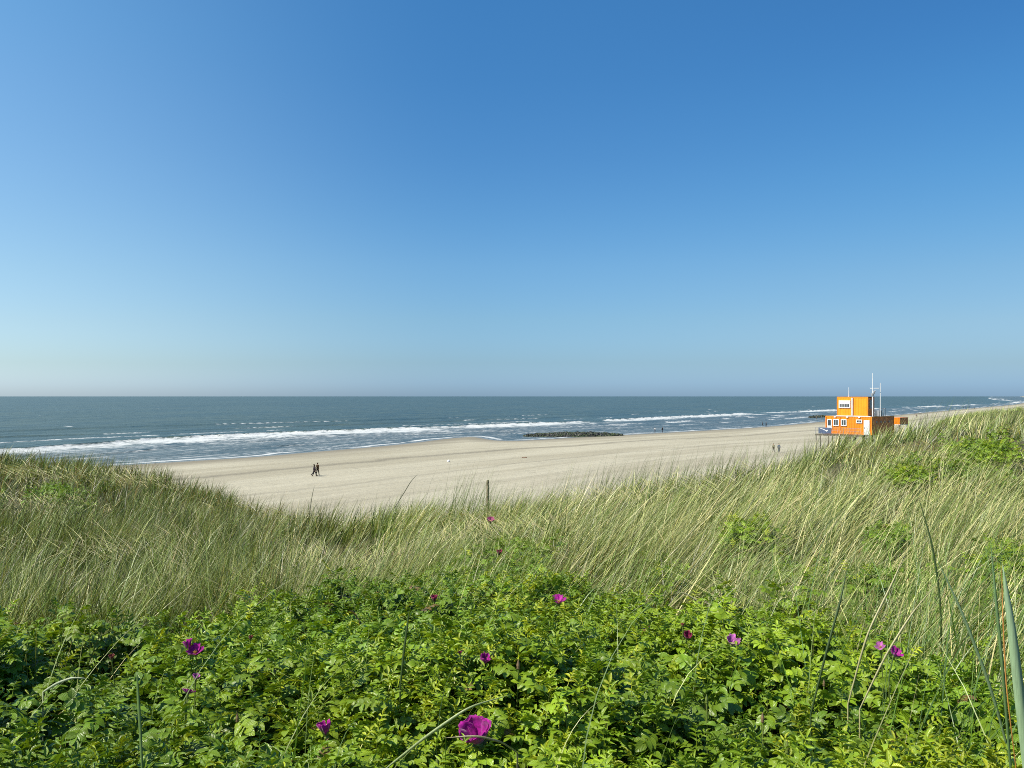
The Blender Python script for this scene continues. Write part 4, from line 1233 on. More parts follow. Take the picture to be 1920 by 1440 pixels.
def person(loc, head, label, jacket, trousers, hair=(0.03, 0.02, 0.015), H=1.74, stride=0.3, arm=0.25, group=None, longhair=False, shoes=(0.03, 0.03, 0.03), bare_legs=False, sub=2):
    """standing or walking figure facing +Y locally; head = bearing it faces (radians, rotation about Z)"""
    root = empty("person", loc, head, category="person", label=label)
    if group: root['group'] = group
    k = H / 1.74
    P = {}
    P['pelvis'] = (0, 0, .95); P['waist'] = (0, 0.0, 1.08); P['chest'] = (0, 0.01, 1.30); P['neck'] = (0, 0.0, 1.47)
    P['jaw'] = (0, 0.025, 1.545); P['head'] = (0, 0.015, 1.63); P['top'] = (0, 0.005, 1.70); P['nose'] = (0, 0.125, 1.605)
    for s, n in ((1, 'r'), (-1, 'l')):
        sw = stride * s
        P['sh' + n] = (s * .17, 0, 1.41)
        aw = -arm * s
        P['el' + n] = (s * .235, math.sin(aw) * .28, 1.41 - math.cos(aw) * .28)
        P['wr' + n] = (s * .245, math.sin(aw) * .28 + math.sin(aw + .3) * .25, 1.41 - math.cos(aw) * .28 - math.cos(aw + .3) * .25)
        w = Vector(P['wr' + n])
        P['pa' + n] = tuple(w + Vector((0, .02, -.075)))
        for q_, (dx, ln) in enumerate(((-.5, .065), (-.17, .078), (.17, .073), (.5, .06))):
            P['f%d' % q_ + n] = tuple(Vector(P['pa' + n]) + Vector((-s * .006, -dx * .06, -.028)))
            P['g%d' % q_ + n] = tuple(Vector(P['pa' + n]) + Vector((-s * .018, -dx * .062 + .01, -.028 - ln)))
        P['th' + n] = tuple(w + Vector((-s * .012, .05, -.06))); P['tt' + n] = tuple(w + Vector((-s * .018, .062, -.105)))
        P['hip' + n] = (s * .085, 0, .90)
        P['kn' + n] = (s * .09, math.sin(sw + .08) * .43, .90 - math.cos(sw + .08) * .43)
        kz = P['kn' + n]
        bend = -.25 if sw < 0 else 0.02
        P['an' + n] = (s * .092, kz[1] + math.sin(sw + bend - .05) * .42, kz[2] - math.cos(sw + bend - .05) * .42)
        a = P['an' + n]
        P['to' + n] = (s * .11, a[1] + .17, a[2] - .035 + (0.02 if sw < 0 else 0.0))
        P['hl' + n] = (s * .09, a[1] - .045, a[2] - .045)
        P['ear' + n] = (s * .088, 0.0, 1.615)
    zmin = min(P['tor'][2], P['tol'][2], P['hlr'][2], P['hll'][2]) - .03
    P = {q_: Vector((v[0] * k, v[1] * k, (v[2] - zmin) * k)) for q_, v in P.items()}
    def build(name, names, edges, rad, mat, parent=root, sub=sub):
        ix = {n: i for i, n in enumerate(names)}
        me = skin(name, [P[n] for n in names], [(ix[a], ix[b]) for a, b in edges], [rad[n] * k if not isinstance(rad[n], tuple) else tuple(q * k for q in rad[n]) for n in names], 0, sub)
        return add_obj(name, me, mat, parent)
    R = dict(pelvis=.10, waist=.095, chest=.115, neck=.05, jaw=.062, head=.086, top=.06, nose=.014)
    for n in 'lr':
        R.update({'sh' + n: .052, 'el' + n: .038, 'wr' + n: .026, 'pa' + n: .032, 'th' + n: .011, 'tt' + n: .009, 'hip' + n: .078, 'kn' + n: .05, 'an' + n: .036, 'to' + n: .03, 'hl' + n: .03, 'ear' + n: .016})
        for q_ in range(4): R.update({'f%d' % q_ + n: .0095, 'g%d' % q_ + n: .008})
    names = list(R)
    ed = [('pelvis', 'waist'), ('waist', 'chest'), ('chest', 'neck'), ('neck', 'jaw'), ('jaw', 'head'), ('head', 'top'), ('head', 'nose')]
    for n in 'lr':
        ed += [('chest', 'sh' + n), ('sh' + n, 'el' + n), ('el' + n, 'wr' + n), ('wr' + n, 'pa' + n), ('wr' + n, 'th' + n), ('th' + n, 'tt' + n), ('pelvis', 'hip' + n), ('hip' + n, 'kn' + n), ('kn' + n, 'an' + n), ('an' + n, 'to' + n), ('an' + n, 'hl' + n), ('head', 'ear' + n)]
        for q_ in range(4): ed += [('pa' + n, 'f%d' % q_ + n), ('f%d' % q_ + n, 'g%d' % q_ + n)]
    build("body", names, ed, R, SKIN)
    J = dict(chest=.15, waist=.132, pelvis=.135, shr=.078, shl=.078, elr=.062, ell=.062, wrr=.045, wrl=.045)
    build("jacket", list(J), [('chest', 'waist'), ('waist', 'pelvis'), ('chest', 'shr'), ('chest', 'shl'), ('shr', 'elr'), ('shl', 'ell'), ('elr', 'wrr'), ('ell', 'wrl')], J, cloth(jacket), sub=1 if sub < 2 else 2)
    T = dict(pelvis=.125, hipr=.10, hipl=.10, knr=.072, knl=.072)
    te = [('pelvis', 'hipr'), ('pelvis', 'hipl'), ('hipr', 'knr'), ('hipl', 'knl')]
    if not bare_legs:
        T.update(anr=.052, anl=.052); te += [('knr', 'anr'), ('knl', 'anl')]
    build("trousers", list(T), te, T, cloth(trousers), sub=1 if sub < 2 else 2)
    for n in 'lr':
        build("shoe", ['an' + n, 'to' + n, 'hl' + n], [('an' + n, 'to' + n), ('an' + n, 'hl' + n)], {'an' + n: .044, 'to' + n: .042, 'hl' + n: .042}, cloth(shoes), sub=1)
    P['h0'] = P['head'] + Vector((0, -.022, .03)) * k; P['h1'] = P['top'] + Vector((0, -.01, .012)) * k; P['h2'] = P['jaw'] + Vector((0, -.06, .01)) * k; P['h3'] = P['neck'] + Vector((0, -.085, -.06)) * k
    Hn = {'h0': .090, 'h1': .068, 'h2': .066}
    he = [('h0', 'h1'), ('h0', 'h2')]
    if longhair: Hn['h3'] = .05; he.append(('h2', 'h3'))
    build("hair", list(Hn), he, Hn, cloth(hair, 0.6), sub=1)
    return root

def on_beach(px, row, d1=1500.0):
    x, y, z = ray_ground(px, row, 45.0, d1)
    return (x, y, z)

g3 = "people walking on the beach"
x, y, z = on_beach(587.5, 892.6)
person((x, y + 0.5, gz(x, y + 0.5)), math.radians(-75), "dark clothed person striding with wide steps at the left of the trio on the sand", (0.018, 0.016, 0.02), (0.02, 0.019, 0.024), H=1.72, stride=0.42, arm=0.35, group=g3)
x2, y2 = x + 0.35, y - 0.75
person((x2, y2, gz(x2, y2)), math.radians(-40), "person in black walking in the middle of the trio on the sand", (0.03, 0.022, 0.03), (0.015, 0.014, 0.017), H=1.66, stride=0.34, arm=0.2, group=g3, longhair=True)
bp = None
x3, y3, z3 = on_beach(595.5, 891.6)
person((x3, y3, z3), math.radians(-30), "tall person in dark brown clothes at the right of the trio on the sand", (0.045, 0.026, 0.012), (0.022, 0.016, 0.008), hair=(0.05, 0.022, 0.01), H=1.84, stride=0.2, arm=0.22, group=g3)
x4, y4, z4 = on_beach(1450.5, 848.0)
person((x4, y4, z4), math.radians(150), "person in a pale top beside a bluish jacket, walking on the sand below the station", (0.20, 0.19, 0.12), (0.02, 0.02, 0.022), H=1.70, stride=0.22, group=g3)
x5, y5, z5 = on_beach(1460.5, 848.2)
person((x5, y5, z5), math.radians(165), "person in a slate blue jacket with legs apart, walking on the sand below the station", (0.10, 0.12, 0.17), (0.06, 0.075, 0.11), H=1.76, stride=0.26, group=g3)
# far walkers along the water line
far_list = [
    (1228, 811, "person in a white top paddling at the water's edge beyond the rock groyne", (0.6, 0.6, 0.58), (0.10, 0.10, 0.12)),
    (1242, 811, "dark figure standing at the water's edge next to the white topped paddler", (0.03, 0.03, 0.035), (0.03, 0.03, 0.04)),
    (1430, 799.0, "black clothed person standing in the shallow swash left of the station", (0.015, 0.015, 0.02), (0.02, 0.02, 0.02)),
    (1436.5, 799.6, "person with a pale hat beside a black clothed person in the swash", (0.05, 0.05, 0.05), (0.015, 0.015, 0.02)),
    (1725, 778.4, "dark walker on the far beach, nearest the sea right of the orange container", (0.04, 0.04, 0.05), (0.03, 0.03, 0.04)),
    (1718, 782.6, "walker in reddish clothes on the far beach close behind the dune grass", (0.20, 0.08, 0.06), (0.05, 0.05, 0.06)),
    (1739, 781.8, "dark walker on the far beach standing just above the dune grass", (0.03, 0.03, 0.03), (0.04, 0.04, 0.05)),
    (1827, 767.2, "most distant dark walker far up the beach at the right", (0.03, 0.03, 0.03), (0.03, 0.03, 0.03)),
]
for i, (px_, row_, lab, j_, t_) in enumerate(far_list):
    xf, yf, zf = on_beach(px_, row_)
    person((xf, yf, zf), math.radians(40 * i), lab, j_, t_, H=1.78, stride=0.2, group="distant walkers by the water line", sub=1)

# ------------------------------------------------------------------ rock groyne, posts, litter
def rock_mat():
    m = NT("mossy_rock")
    geo = m.n('ShaderNodeNewGeometry')
    n1 = m.noise(geo.outputs['Position'], 0.5, 4, 0.6).outputs[0]; n2 = m.noise(geo.outputs['Position'], 5.0, 5, 0.7).outputs[0]
    sp = m.n('ShaderNodeSeparateXYZ'); m.l(geo.outputs['Normal'], sp.inputs[0])
    base = m.mix(m.ramp(n2, 0.3, 0.7), (0.008, 0.0075, 0.007), (0.030, 0.027, 0.023))
    moss = m.math('MULTIPLY', m.ramp(n1, 0.40, 0.60), m.ramp(sp.outputs['Z'], 0.1, 0.7))
    c = m.mix(moss, base, (0.040, 0.058, 0.010))
    p = m.principled(c, m.ramp(n2, 0.2, 0.8, 0.35, 0.85), m.bump(n2, 0.6, 0.08))
    return m.done(p.outputs[0])
M_ROCK = rock_mat()
def rock_bank(name, cx, cy, cz, hl, hw, hh, ang, n, size, **props):
    """heap of irregular boulders: hl / hw half length and width, hh height"""
    rs = np.random.default_rng(int(abs(cx) * 7) + n)
    bm = new()
    ca, sa2 = math.cos(ang), math.sin(ang)
    # core of the heap
    bmesh.ops.create_icosphere(bm, subdivisions=3, radius=1.0)
    for v in bm.verts:
        q_ = 1 + 0.12 * (vnoise(v.co.x * 4 + 9, v.co.y * 4 + v.co.z * 3, 5) - 0.5)
        v.co = Vector((v.co.x * hl * q_, v.co.y * hw * q_, v.co.z * hh * q_ - 0.15))
    for _ in range(n):
        a = rs.uniform(0, 6.283); r = math.sqrt(rs.random())
        u, w = r * math.cos(a), r * math.sin(a)
        s = size * rs.uniform(0.55, 1.35)
        z = hh * math.sqrt(max(0, 1 - u * u - w * w)) * rs.uniform(0.75, 1.02) - 0.15
        res = bmesh.ops.create_icosphere(bm, subdivisions=1, radius=s)
        R = Euler((rs.uniform(0, 6), rs.uniform(0, 6), rs.uniform(0, 6))).to_matrix()
        sc3_ = Vector((rs.uniform(.7, 1.3), rs.uniform(.7, 1.3), rs.uniform(.5, .9)))
        for v in res['verts']:
            j = 1 + rs.uniform(-.18, .18)
            p_ = R @ Vector((v.co.x * sc3_.x * j, v.co.y * sc3_.y * j, v.co.z * sc3_.z * j))
            v.co = p_ + Vector((u * hl, w * hw, z))
    o = bm_obj(name, bm, M_ROCK, None, **props)
    o.location = (cx, cy, cz); o.rotation_euler = (0, 0, ang)
    return o
p1 = to_world(985, 817.0)[()] ; p2 = to_world(1168, 816.0)[()]
cc_ = (p1 + p2) / 2
rock_bank("rock_groyne", cc_[0], cc_[1] - 1.5, -0.05, float(np.hypot(*(p2 - p1))) / 2 + 0.4, 8.0, 0.95, math.atan2(*(p2 - p1)[::-1]), 1000, 0.42,
          category="groyne", label="low black rock groyne patched with green weed, lying at the water's edge")
p1 = to_world(1520, 783.0)[()]; p2 = to_world(1562, 781.0)[()]; cc_ = (p1 + p2) / 2
gro = empty("rock_groyne", (cc_[0], cc_[1], 0), math.atan2(*(p2 - p1)[::-1]), category="groyne", label="distant dark groyne with posts, half hidden behind the station's left side")
o = rock_bank("rocks", cc_[0], cc_[1], -0.05, float(np.hypot(*(p2 - p1))) / 2, 4.5, 0.7, 0, 160, 0.6)
o.parent = gro; o.location = (0, 0, 0); o.rotation_euler = (0, 0, 0)
for px_, row_ in ((1531, 785.2), (1541, 784.4), (1549, 783.4)):
    w_ = to_world(px_, row_)[()]
    b = new(); rod(b, (0, 0, -0.5), (0, 0, 1.5), 0.22, 8)
    q_ = bm_obj("post", b, M_WOOD, gro)
    d_ = Vector((w_[0] - cc_[0], w_[1] - cc_[1], 0)); d_.rotate(Euler((0, 0, -gro.rotation_euler.z)))
    q_.location = d_
# far breakwater posts, a row of stubs far up the beach
for k_, px_ in enumerate((1806, 1811, 1817)):
    w_ = to_world(px_, 765.2 - 0.25 * k_)[()]
    b = new(); rod(b, (0, 0, -0.5), (0, 0, 1.5), 0.35, 8, 0.3); box(b, -0.38, 0.38, -0.38, 0.38, 1.501, 1.62, 0.03)
    q_ = bm_obj("breakwater_post", b, M_DARK, None, category="post", group="posts in the far surf", label="dark stub post standing in the far surf at the right")
    q_.location = (w_[0], w_[1], 0)

# wooden post in the marram
Dp = 15.6; xp = (913.5 - 960) / F * Dp; topz = CAM_Z - (900 - HOR) / F * Dp
zp = gz(xp, Dp)
b = new(); rod(b, (0, 0, -0.3), (0.012, 0, topz - zp - 0.03), 0.027, 12, 0.025); rod(b, (0.012, 0, topz - zp - 0.03), (0.012, 0, topz - zp), 0.025, 12, 0.019)
for v in b.verts:
    v.co.x += 0.006 * (vnoise(v.co.z * 9, v.co.y * 40, 3) - 0.5)
pst = bm_obj("wooden_post", b, paint("weathered_post", (0.26, 0.21, 0.145), 0.9, 0.35, 9, spec=0.15), None, smooth=False, category="post", label="weathered wooden fence post sticking up out of the marram at the dune edge")
pst.location = (xp, Dp, zp)

# white bag lying on the sand
xb, yb, zb = on_beach(841, 866.5)
b = new(); bmesh.ops.create_icosphere(b, subdivisions=3, radius=0.26)
for v in b.verts:
    n_ = vnoise(v.co.x * 5 + 3, v.co.y * 5 + v.co.z * 4, 9) - 0.5
    v.co = v.co * (1 + 0.4 * n_); v.co.z = v.co.z * 0.75 + 0.15
    if v.co.z < 0.02: v.co.z = 0.0
rod(b, (0.02, 0, 0.30), (0.06, 0.02, 0.46), 0.055, 8, 0.02)
o = bm_obj("plastic_bag", b, paint("white_plastic", (0.74, 0.74, 0.72), 0.4, 0.05, 6), None, smooth=True, category="bag", label="knotted white plastic bag lying alone on the middle of the beach")
o.location = (xb, yb, zb)
xb, yb, zb = on_beach(983, 858.5)
b = new()
pts_ = [(-0.45, 0, .07), (-0.1, .06, .10), (.25, -.03, .08), (.5, .05, .06)]
for a_, c_ in zip(pts_, pts_[1:]): rod(b, a_, c_, 0.07, 7, 0.055)
rod(b, (.1, 0, .09), (.25, .25, .14), 0.035, 6, 0.02)
o = bm_obj("driftwood", b, paint("red_brown_wood", (0.26, 0.12, 0.07), 0.9, 0.3, 6, spec=0.1), None, category="driftwood", label="small reddish piece of driftwood on the beach below the rock groyne")
o.location = (xb, yb, zb)

# ------------------------------------------------------------------ rose flowers
def petal_mat(name, col):
    m = NT(name)
    tc = m.n('ShaderNodeTexCoord').outputs['Object']
    n1 = m.noise(tc, 60, 4, 0.6).outputs[0]; n2 = m.noise(m.mapping(tc, (180, 180, 40)), 1.0, 3, 0.6).outputs[0]
    c = m.mix(m.ramp(n1, 0.35, 0.65), tuple(v * 0.62 for v in col), tuple(min(1, v * 1.3) for v in col))
    p = m.principled(c, 0.55, m.bump(n2, 0.5, 0.002)); p.inputs['Specular IOR Level'].default_value = 0.3
    p.inputs['Sheen Weight'].default_value = 0.3
    t = m.n('ShaderNodeBsdfTranslucent'); m.l(c, t.inputs[0])
    mx = m.n('ShaderNodeMixShader'); mx.inputs[0].default_value = 0.35; m.l(p.outputs[0], mx.inputs[1]); m.l(t.outputs[0], mx.inputs[2])
    return m.done(mx.outputs[0])
PM = {'magenta': petal_mat("magenta_petal", (0.44, 0.006, 0.30)), 'lilac': petal_mat("lilac_petal", (0.56, 0.16, 0.46)), 'crimson': petal_mat("crimson_petal", (0.30, 0.008, 0.075)), 'pink': petal_mat("pink_petal", (0.50, 0.09, 0.24)), 'rust': petal_mat("faded_petal", (0.30, 0.07, 0.05))}
M_STAMEN = paint("stamen", (0.62, 0.42, 0.06), 0.7, 0.2, 90)
M_SEPAL = paint("sepal", (0.14, 0.19, 0.03), 0.6, 0.25, 60)

def petal(rs, openness, ang, s, width):
    """one broad notched petal; openness 0 closed bud .. 1 flat"""
    nu, nv = 9, 9
    bm = new(); g_ = []
    a0 = 0.25 + openness * 0.95; curl = (0.2 + 0.5 * openness) * rs.uniform(.7, 1.2)
    tw = rs.uniform(-.25, .25)
    for i in range(nu):
        u = i / (nu - 1); row = []
        r = 0; z = 0
        # profile: arc that leaves the base along angle a0 and bends back in (cup) or out
        steps = 8
        for k in range(int(steps * u + 0.5)):
            a = a0 + (0.55 - 0.9 * (k / steps)) * (0.6 if openness < .6 else 0.3) + curl * max(0, k / steps - 0.6)
            r += math.sin(a) / steps; z += math.cos(a) / steps
        wv = width * (math.sin(min(1, u * 1.08) * math.pi * 0.62) ** 0.8)
        for j in range(nv):
            v = (j / (nv - 1) - 0.5) * 2
            notch = 0.10 * math.exp(-(v / 0.3) ** 2) * (u > 0.95)
            round_ = 0.16 * v * v * u ** 3
            wob = 0.045 * math.sin(v * 5 + ang * 3) * u * u + 0.05 * rs.uniform(-1, 1) * u ** 3
            rr = r - (notch + round_) * math.sin(a0); z2 = z - (notch + round_) * math.cos(a0) + wob * math.sin(a0)
            phi = ang + v * wv / max(0.35, 0.25 + r) * (0.62 if openness < .4 else .5) + tw * u
            cup = 0.10 * v * v * u
            row.append(bm.verts.new(((rr + wob - cup * .5) * math.cos(phi) * s, (rr + wob - cup * .5) * math.sin(phi) * s, (z2 + cup) * s)))
        g_.append(row)
    for i in range(nu - 1):
        for j in range(nv - 1):
            try: bm.faces.new((g_[i][j], g_[i + 1][j], g_[i + 1][j + 1], g_[i][j + 1]))
            except ValueError: pass
    return bm

def bush_top_at(px, D):
    px = np.asarray(px, float); D = np.asarray(D, float); x = (px - 960) / F * D
    lump = (fbm(x / 0.5, D / 0.5, 521) - 0.5) * 0.34 + (fbm(x / 1.6, D / 1.6, 523) - 0.5) * 0.18
    return canopy_near(px, D) + lump - 0.06 - 0.24 * sstep(4.5, 7.5, D)
def ray_bush(px, row, lift):
    D = np.linspace(1.35, 13, 1200)
    zr = CAM_Z - (row - HOR) / F * D
    t = bush_top_at(np.full_like(D, px), D) + lift
    h = np.nonzero(zr <= t)[0]
    i = h[0] if len(h) else len(D) - 1
    return (px - 960) / F * D[i], D[i], zr[i], D[i]

def rose_flower(px, row, size_px, openness, mat, axis, label, lift=0.07, group=None, seed=1, width=1.0):
    x, y, z, D = ray_bush(px, row, lift)
    size = size_px * D / F
    s = size / (1.5 if openness > 0.5 else 1.1 if openness > .25 else 1.0)
    ax = Vector(axis).normalized()
    e = empty("rose_flower" if openness > .15 else "rose_bud", (0, 0, 0), 0, category="flower" if openness > .15 else "bud", label=label)
    if group: e['group'] = group
    rs = np.random.default_rng(seed)
    # centre of the bloom sits a little above its base
    q = ax.to_track_quat('Z', 'Y')
    base = Vector((x, y, z)) - ax * s * 0.45
    e.location = base; e.rotation_mode = 'QUATERNION'; e.rotation_quaternion = q
    npet = 5 if openness > .15 else 4
    for k in range(npet):
        op = openness * rs.uniform(.75, 1.2)
        bm = petal(rs, op, k * 6.283 / npet + rs.uniform(-.15, .15), s * rs.uniform(.92, 1.05), width * rs.uniform(.92, 1.08) * (1.15 if openness > .15 else .8))
        o = bm_obj("petal", bm, mat, e, smooth=True)
        md = o.modifiers.new("thickness", 'SOLIDIFY'); md.thickness = s * 0.012
    if openness > .45:
        bm = new()
        for k in range(46):
            a = rs.uniform(0, 6.283); r = rs.uniform(.02, .22) * s; h = rs.uniform(.22, .36) * s
            rod(bm, (r * .5 * math.cos(a), r * .5 * math.sin(a), .05 * s), (r * math.cos(a), r * math.sin(a), h), .006 * s, 4)
            bmesh.ops.create_icosphere(bm, subdivisions=1, radius=.02 * s, matrix=Matrix.Translation((r * math.cos(a), r * math.sin(a), h)))
        bm_obj("stamens", bm, M_STAMEN, e)
    bm = new()
    bmesh.ops.create_icosphere(bm, subdivisions=2, radius=.15 * s, matrix=Matrix.Translation((0, 0, -.10 * s)))
    for k in range(5):
        a = k * 6.283 / 5 + .3; L = (.75 if openness < .3 else .55) * s; out = .35 if openness < .3 else .95
        pr = None
        for i in range(6):
            u = i / 5; r = .10 * s + L * u * math.sin(out); zq = -.05 * s + L * u * math.cos(out)
            w = .10 * s * (1 - u) + .004 * s
            c_, n_ = math.cos(a), math.sin(a)
            cur = [bm.verts.new((r * c_ - w * n_ * t_, r * n_ + w * c_ * t_, zq + .02 * s * t_ * t_)) for t_ in (-1, 0, 1)]
            if pr:
                for j in range(2): bm.faces.new((pr[j], cur[j], cur[j + 1], pr[j + 1]))
            pr = cur
    bm_obj("calyx", bm, M_SEPAL, e, smooth=True)
    # stalk: curves from the calyx down into the shrub (in the flower's own axes)
    qi = q.inverted()
    down = qi @ Vector((0.02, 0.03, -0.30))
    pts = [Vector((0, 0, -.2 * s)), Vector((0, 0, -.2 * s)) * 1.0 + Vector((0, 0, -.03)) + down * .15, down * .55 + Vector((0, 0, -.04)), down]
    bm = new()
    for a_, c_ in zip(pts, pts[1:]): rod(bm, a_, c_, 0.0022, 6)
    bm_obj("stem", bm, M_SEPAL, e)
    return e

rose_flower(893, 1376, 64, 0.31, PM['magenta'], (-0.25, -0.45, 0.86), "large open magenta rose bloom, the biggest flower, low in the middle foreground", 0.12, seed=3, width=1.45)
rose_flower(609, 1366, 32, 0.10, PM['magenta'], (-0.15, -0.1, 1), "half open magenta bud standing upright left of the largest bloom", 0.09, seed=4)
rose_flower(366, 1219, 24, 0.50, PM['magenta'], (0.1, -0.5, 0.8), "purple bloom with a bud touching its left side, among the leaves at left", 0.09, seed=5)
rose_flower(352, 1209, 22, 0.08, PM['magenta'], (-0.2, 0.0, 1), "pointed purple bud touching the left side of a purple bloom", 0.10, seed=6)
rose_flower(354, 1294, 24, 0.75, PM['magenta'], (0.15, 0.35, 0.9), "flat wilting purple petals half hidden by leaves, below a pale pink bud", 0.08, seed=7)
rose_flower(368, 1270, 14, 0.2, PM['lilac'], (0.3, -0.2, 1), "small pale pink bud just above flat wilting purple petals", 0.10, seed=8)
rose_flower(209, 1233, 13, 0.10, PM['rust'], (0, -0.2, 1), "small dull red bud, the leftmost spot of red in the thicket", 0.10, seed=9)
rose_flower(470, 1196, 11, 0.08, PM['rust'], (0.2, -0.2, 1), "tiny pinkish red bud at the upper edge of the left thicket", 0.10, seed=10)
rose_flower(908, 1237, 24, 0.14, PM['magenta'], (0.25, -0.3, 0.8), "deep magenta bud leaning right on a long stalk, above the largest bloom", 0.10, seed=11)
rose_flower(863, 1225, 9, 0.10, PM['crimson'], (0, -0.1, 1), "tiny dark red bud left of a deep magenta leaning bud", 0.10, seed=12)
rose_flower(814, 1123, 15, 0.08, PM['crimson'], (0, -0.1, 1), "slim crimson bud upright in the middle of the thicket", 0.10, seed=13)
rose_flower(1047, 1124, 28, 0.62, PM['magenta'], (-0.1, -0.35, 0.9), "open magenta bloom near the back of the thicket, below leaning pale grass", 0.12, seed=14)
rose_flower(1289, 1193, 17, 0.20, PM['crimson'], (0.1, -0.5, 0.8), "small dark magenta rose, left neighbour of a round pinkish purple bloom", 0.10, seed=15)
rose_flower(1280, 1172, 9, 0.06, PM['rust'], (0, 0, 1), "tiny brown bud above a small dark magenta rose", 0.11, seed=16)
rose_flower(1374, 1202, 24, 0.42, PM['lilac'], (0.1, -0.5, 0.8), "round pinkish purple bloom crossed by a pale grass blade, right of centre", 0.11, seed=17)
rose_flower(1650, 1211, 20, 0.70, PM['lilac'], (-0.3, -0.4, 0.7), "pale lilac bloom among grass blades, left one of a touching pair at right", 0.12, seed=18)
rose_flower(1680, 1224, 22, 0.45, PM['magenta'], (0.25, -0.4, 0.8), "bright magenta bloom touching a pale lilac bloom among grass blades at right", 0.12, seed=19)
rose_flower(920, 975, 13, 0.5, PM['pink'], (0, -0.4, 0.9), "dull pink bloom at the back of the thicket, just below the wooden post", 0.14, seed=20)
rose_flower(936, 1036, 12, 0.15, PM['crimson'], (0.1, -0.2, 0.9), "dark red bud in the back of the thicket, below a dull pink bloom", 0.12, seed=21)

# green unopened rose buds standing above the leaves
bud_spots = [(347, 1325, 26), (445, 1345, 18), (500, 1420, 32), (816, 1200, 13), (820, 1430, 24), (1062, 1325, 24), (1325, 1310, 18), (1430, 1345, 20), (1476, 1400, 26), (972, 1245, 20), (30, 1400, 26), (1545, 1280, 14)]
bud_labels = ["pointed green rosebud with brown tip, second nearest on the left", "slim green rosebud right of a pointed brown tipped bud at left", "fat brownish green rosebud at the very bottom, left of centre", "tiny green rosebud in the middle of the thicket above the shoots",
 "green rosebud at the bottom edge just left of the largest bloom", "slim brownish rosebud right of the largest bloom", "narrow brownish rosebud between dark leaves right of centre", "brown tipped rosebud in dark leaves at the right of centre",
 "pale green rosebud on a thick stalk at lower right", "tall green rosebud with brown sepals below the open bloom at the back", "brown tipped green rosebud in the bottom left corner", "small green rosebud among grass blades at lower right"]
for k, ((px_, row_, sz_), lab) in enumerate(zip(bud_spots, bud_labels)):
    x, y, z, D = ray_bush(px_, row_, 0.06)
    s = sz_ * D / F
    rs = np.random.default_rng(300 + k)
    e = empty("green_bud", (x, y, z - s * 0.5), rs.uniform(0, 6), category="bud", label=lab, group="unopened green rosebuds")
    bm = new()
    prof_ = [(0.0, -.02), (.13, .02), (.17, .10), (.13, .19), (.15, .27), (.17, .40), (.13, .60), (.06, .82), (.015, 1.0)]
    rings = []
    for r_, h_ in prof_:
        rings.append([bm.verts.new((r_ * s * math.cos(a_ * 6.283 / 10) * (1 + .12 * (a_ % 2)), r_ * s * math.sin(a_ * 6.283 / 10) * (1 + .12 * (a_ % 2)), h_ * s)) for a_ in range(10)])
    for r0_, r1_ in zip(rings, rings[1:]):
        for j in range(10): bm.faces.new((r0_[j], r0_[(j + 1) % 10], r1_[(j + 1) % 10], r1_[j]))
    bm_obj("sepals", bm, [M_SEPAL, paint("brown_sepal", (0.20, 0.13, 0.06), 0.7, 0.3, 60)][k % 2], e, smooth=True)
    bm = new(); rod(bm, (0, 0, 0), (0.01, 0.01, -0.22), 0.0025, 6); bm_obj("stem", bm, M_SEPAL, e)

# ------------------------------------------------------------------ single tall blades and stalks
def tall_blade(name, pts, width, col, label, tip=None, group=None, tube=False):
    """pts: list of (px, row, depth); a folded ribbon through them, root first"""
    P3 = np.array([((p_ - 960) / F * d_, d_, CAM_Z - (r_ - HOR) / F * d_) for p_, r_, d_ in pts])
    # smooth resample
    t = np.linspace(0, 1, len(P3)); tt_ = np.linspace(0, 1, 22)
    Q = np.stack([np.interp(tt_, t, P3[:, i]) for i in range(3)], -1)
    for _ in range(4): Q[1:-1] = (Q[:-2] + 2 * Q[1:-1] + Q[2:]) / 4
    # take the root down to the ground
    g0 = gz(Q[0, 0], Q[0, 1])
    Q = np.concatenate([[[Q[0, 0], Q[0, 1], min(g0, Q[0, 2]) - 0.02]], Q])
    n = len(Q); bm = new(); prev = None
    for i in range(n):
        d = Q[min(i + 1, n - 1)] - Q[max(i - 1, 0)]; d = Vector(d).normalized()
        side = d.cross(Vector((0.25, 1, 0.1))).normalized(); nrm_ = side.cross(d)
        u = i / (n - 1); w = width * (0.55 + 0.6 * math.sin(min(1, u * 1.3 + .12) * math.pi * .55)) * (1 - u ** 4 * .97) * 0.5
        fold = 0.35 if not tube else 0.9
        cur = [bm.verts.new(Vector(Q[i]) + side * w * a_ + nrm_ * (abs(a_) * w * fold)) for a_ in (-1, 0, 1)]
        if prev:
            for j in range(2): bm.faces.new((prev[j], cur[j], cur[j + 1], prev[j + 1]))
        prev = cur
    m = NT("blade_" + name)
    tc = m.n('ShaderNodeTexCoord').outputs['Object']; n1 = m.noise(m.mapping(tc, (400, 400, 8)), 1.0, 3, .6).outputs[0]
    c = m.mix(m.ramp(n1, .3, .7), tuple(v * .8 for v in col), tuple(v * 1.15 for v in col))
    p = m.principled(c, .42, m.bump(n1, .3, .001)); tr = m.n('ShaderNodeBsdfTranslucent'); m.l(c, tr.inputs[0])
    mx = m.n('ShaderNodeMixShader'); mx.inputs[0].default_value = .2; m.l(p.outputs[0], mx.inputs[1]); m.l(tr.outputs[0], mx.inputs[2])
    o = bm_obj(name, bm, m.done(mx.outputs[0]), None, smooth=True, category="grass blade", label=label)
    md = o.modifiers.new("thickness", 'SOLIDIFY'); md.thickness = 0.0006
    if group: o['group'] = group
    return o
BLUEGREEN = (0.155, 0.235, 0.125); DKG = (0.06, 0.10, 0.025); STRAWG = (0.46, 0.42, 0.20); ORNG = (0.52, 0.24, 0.05)
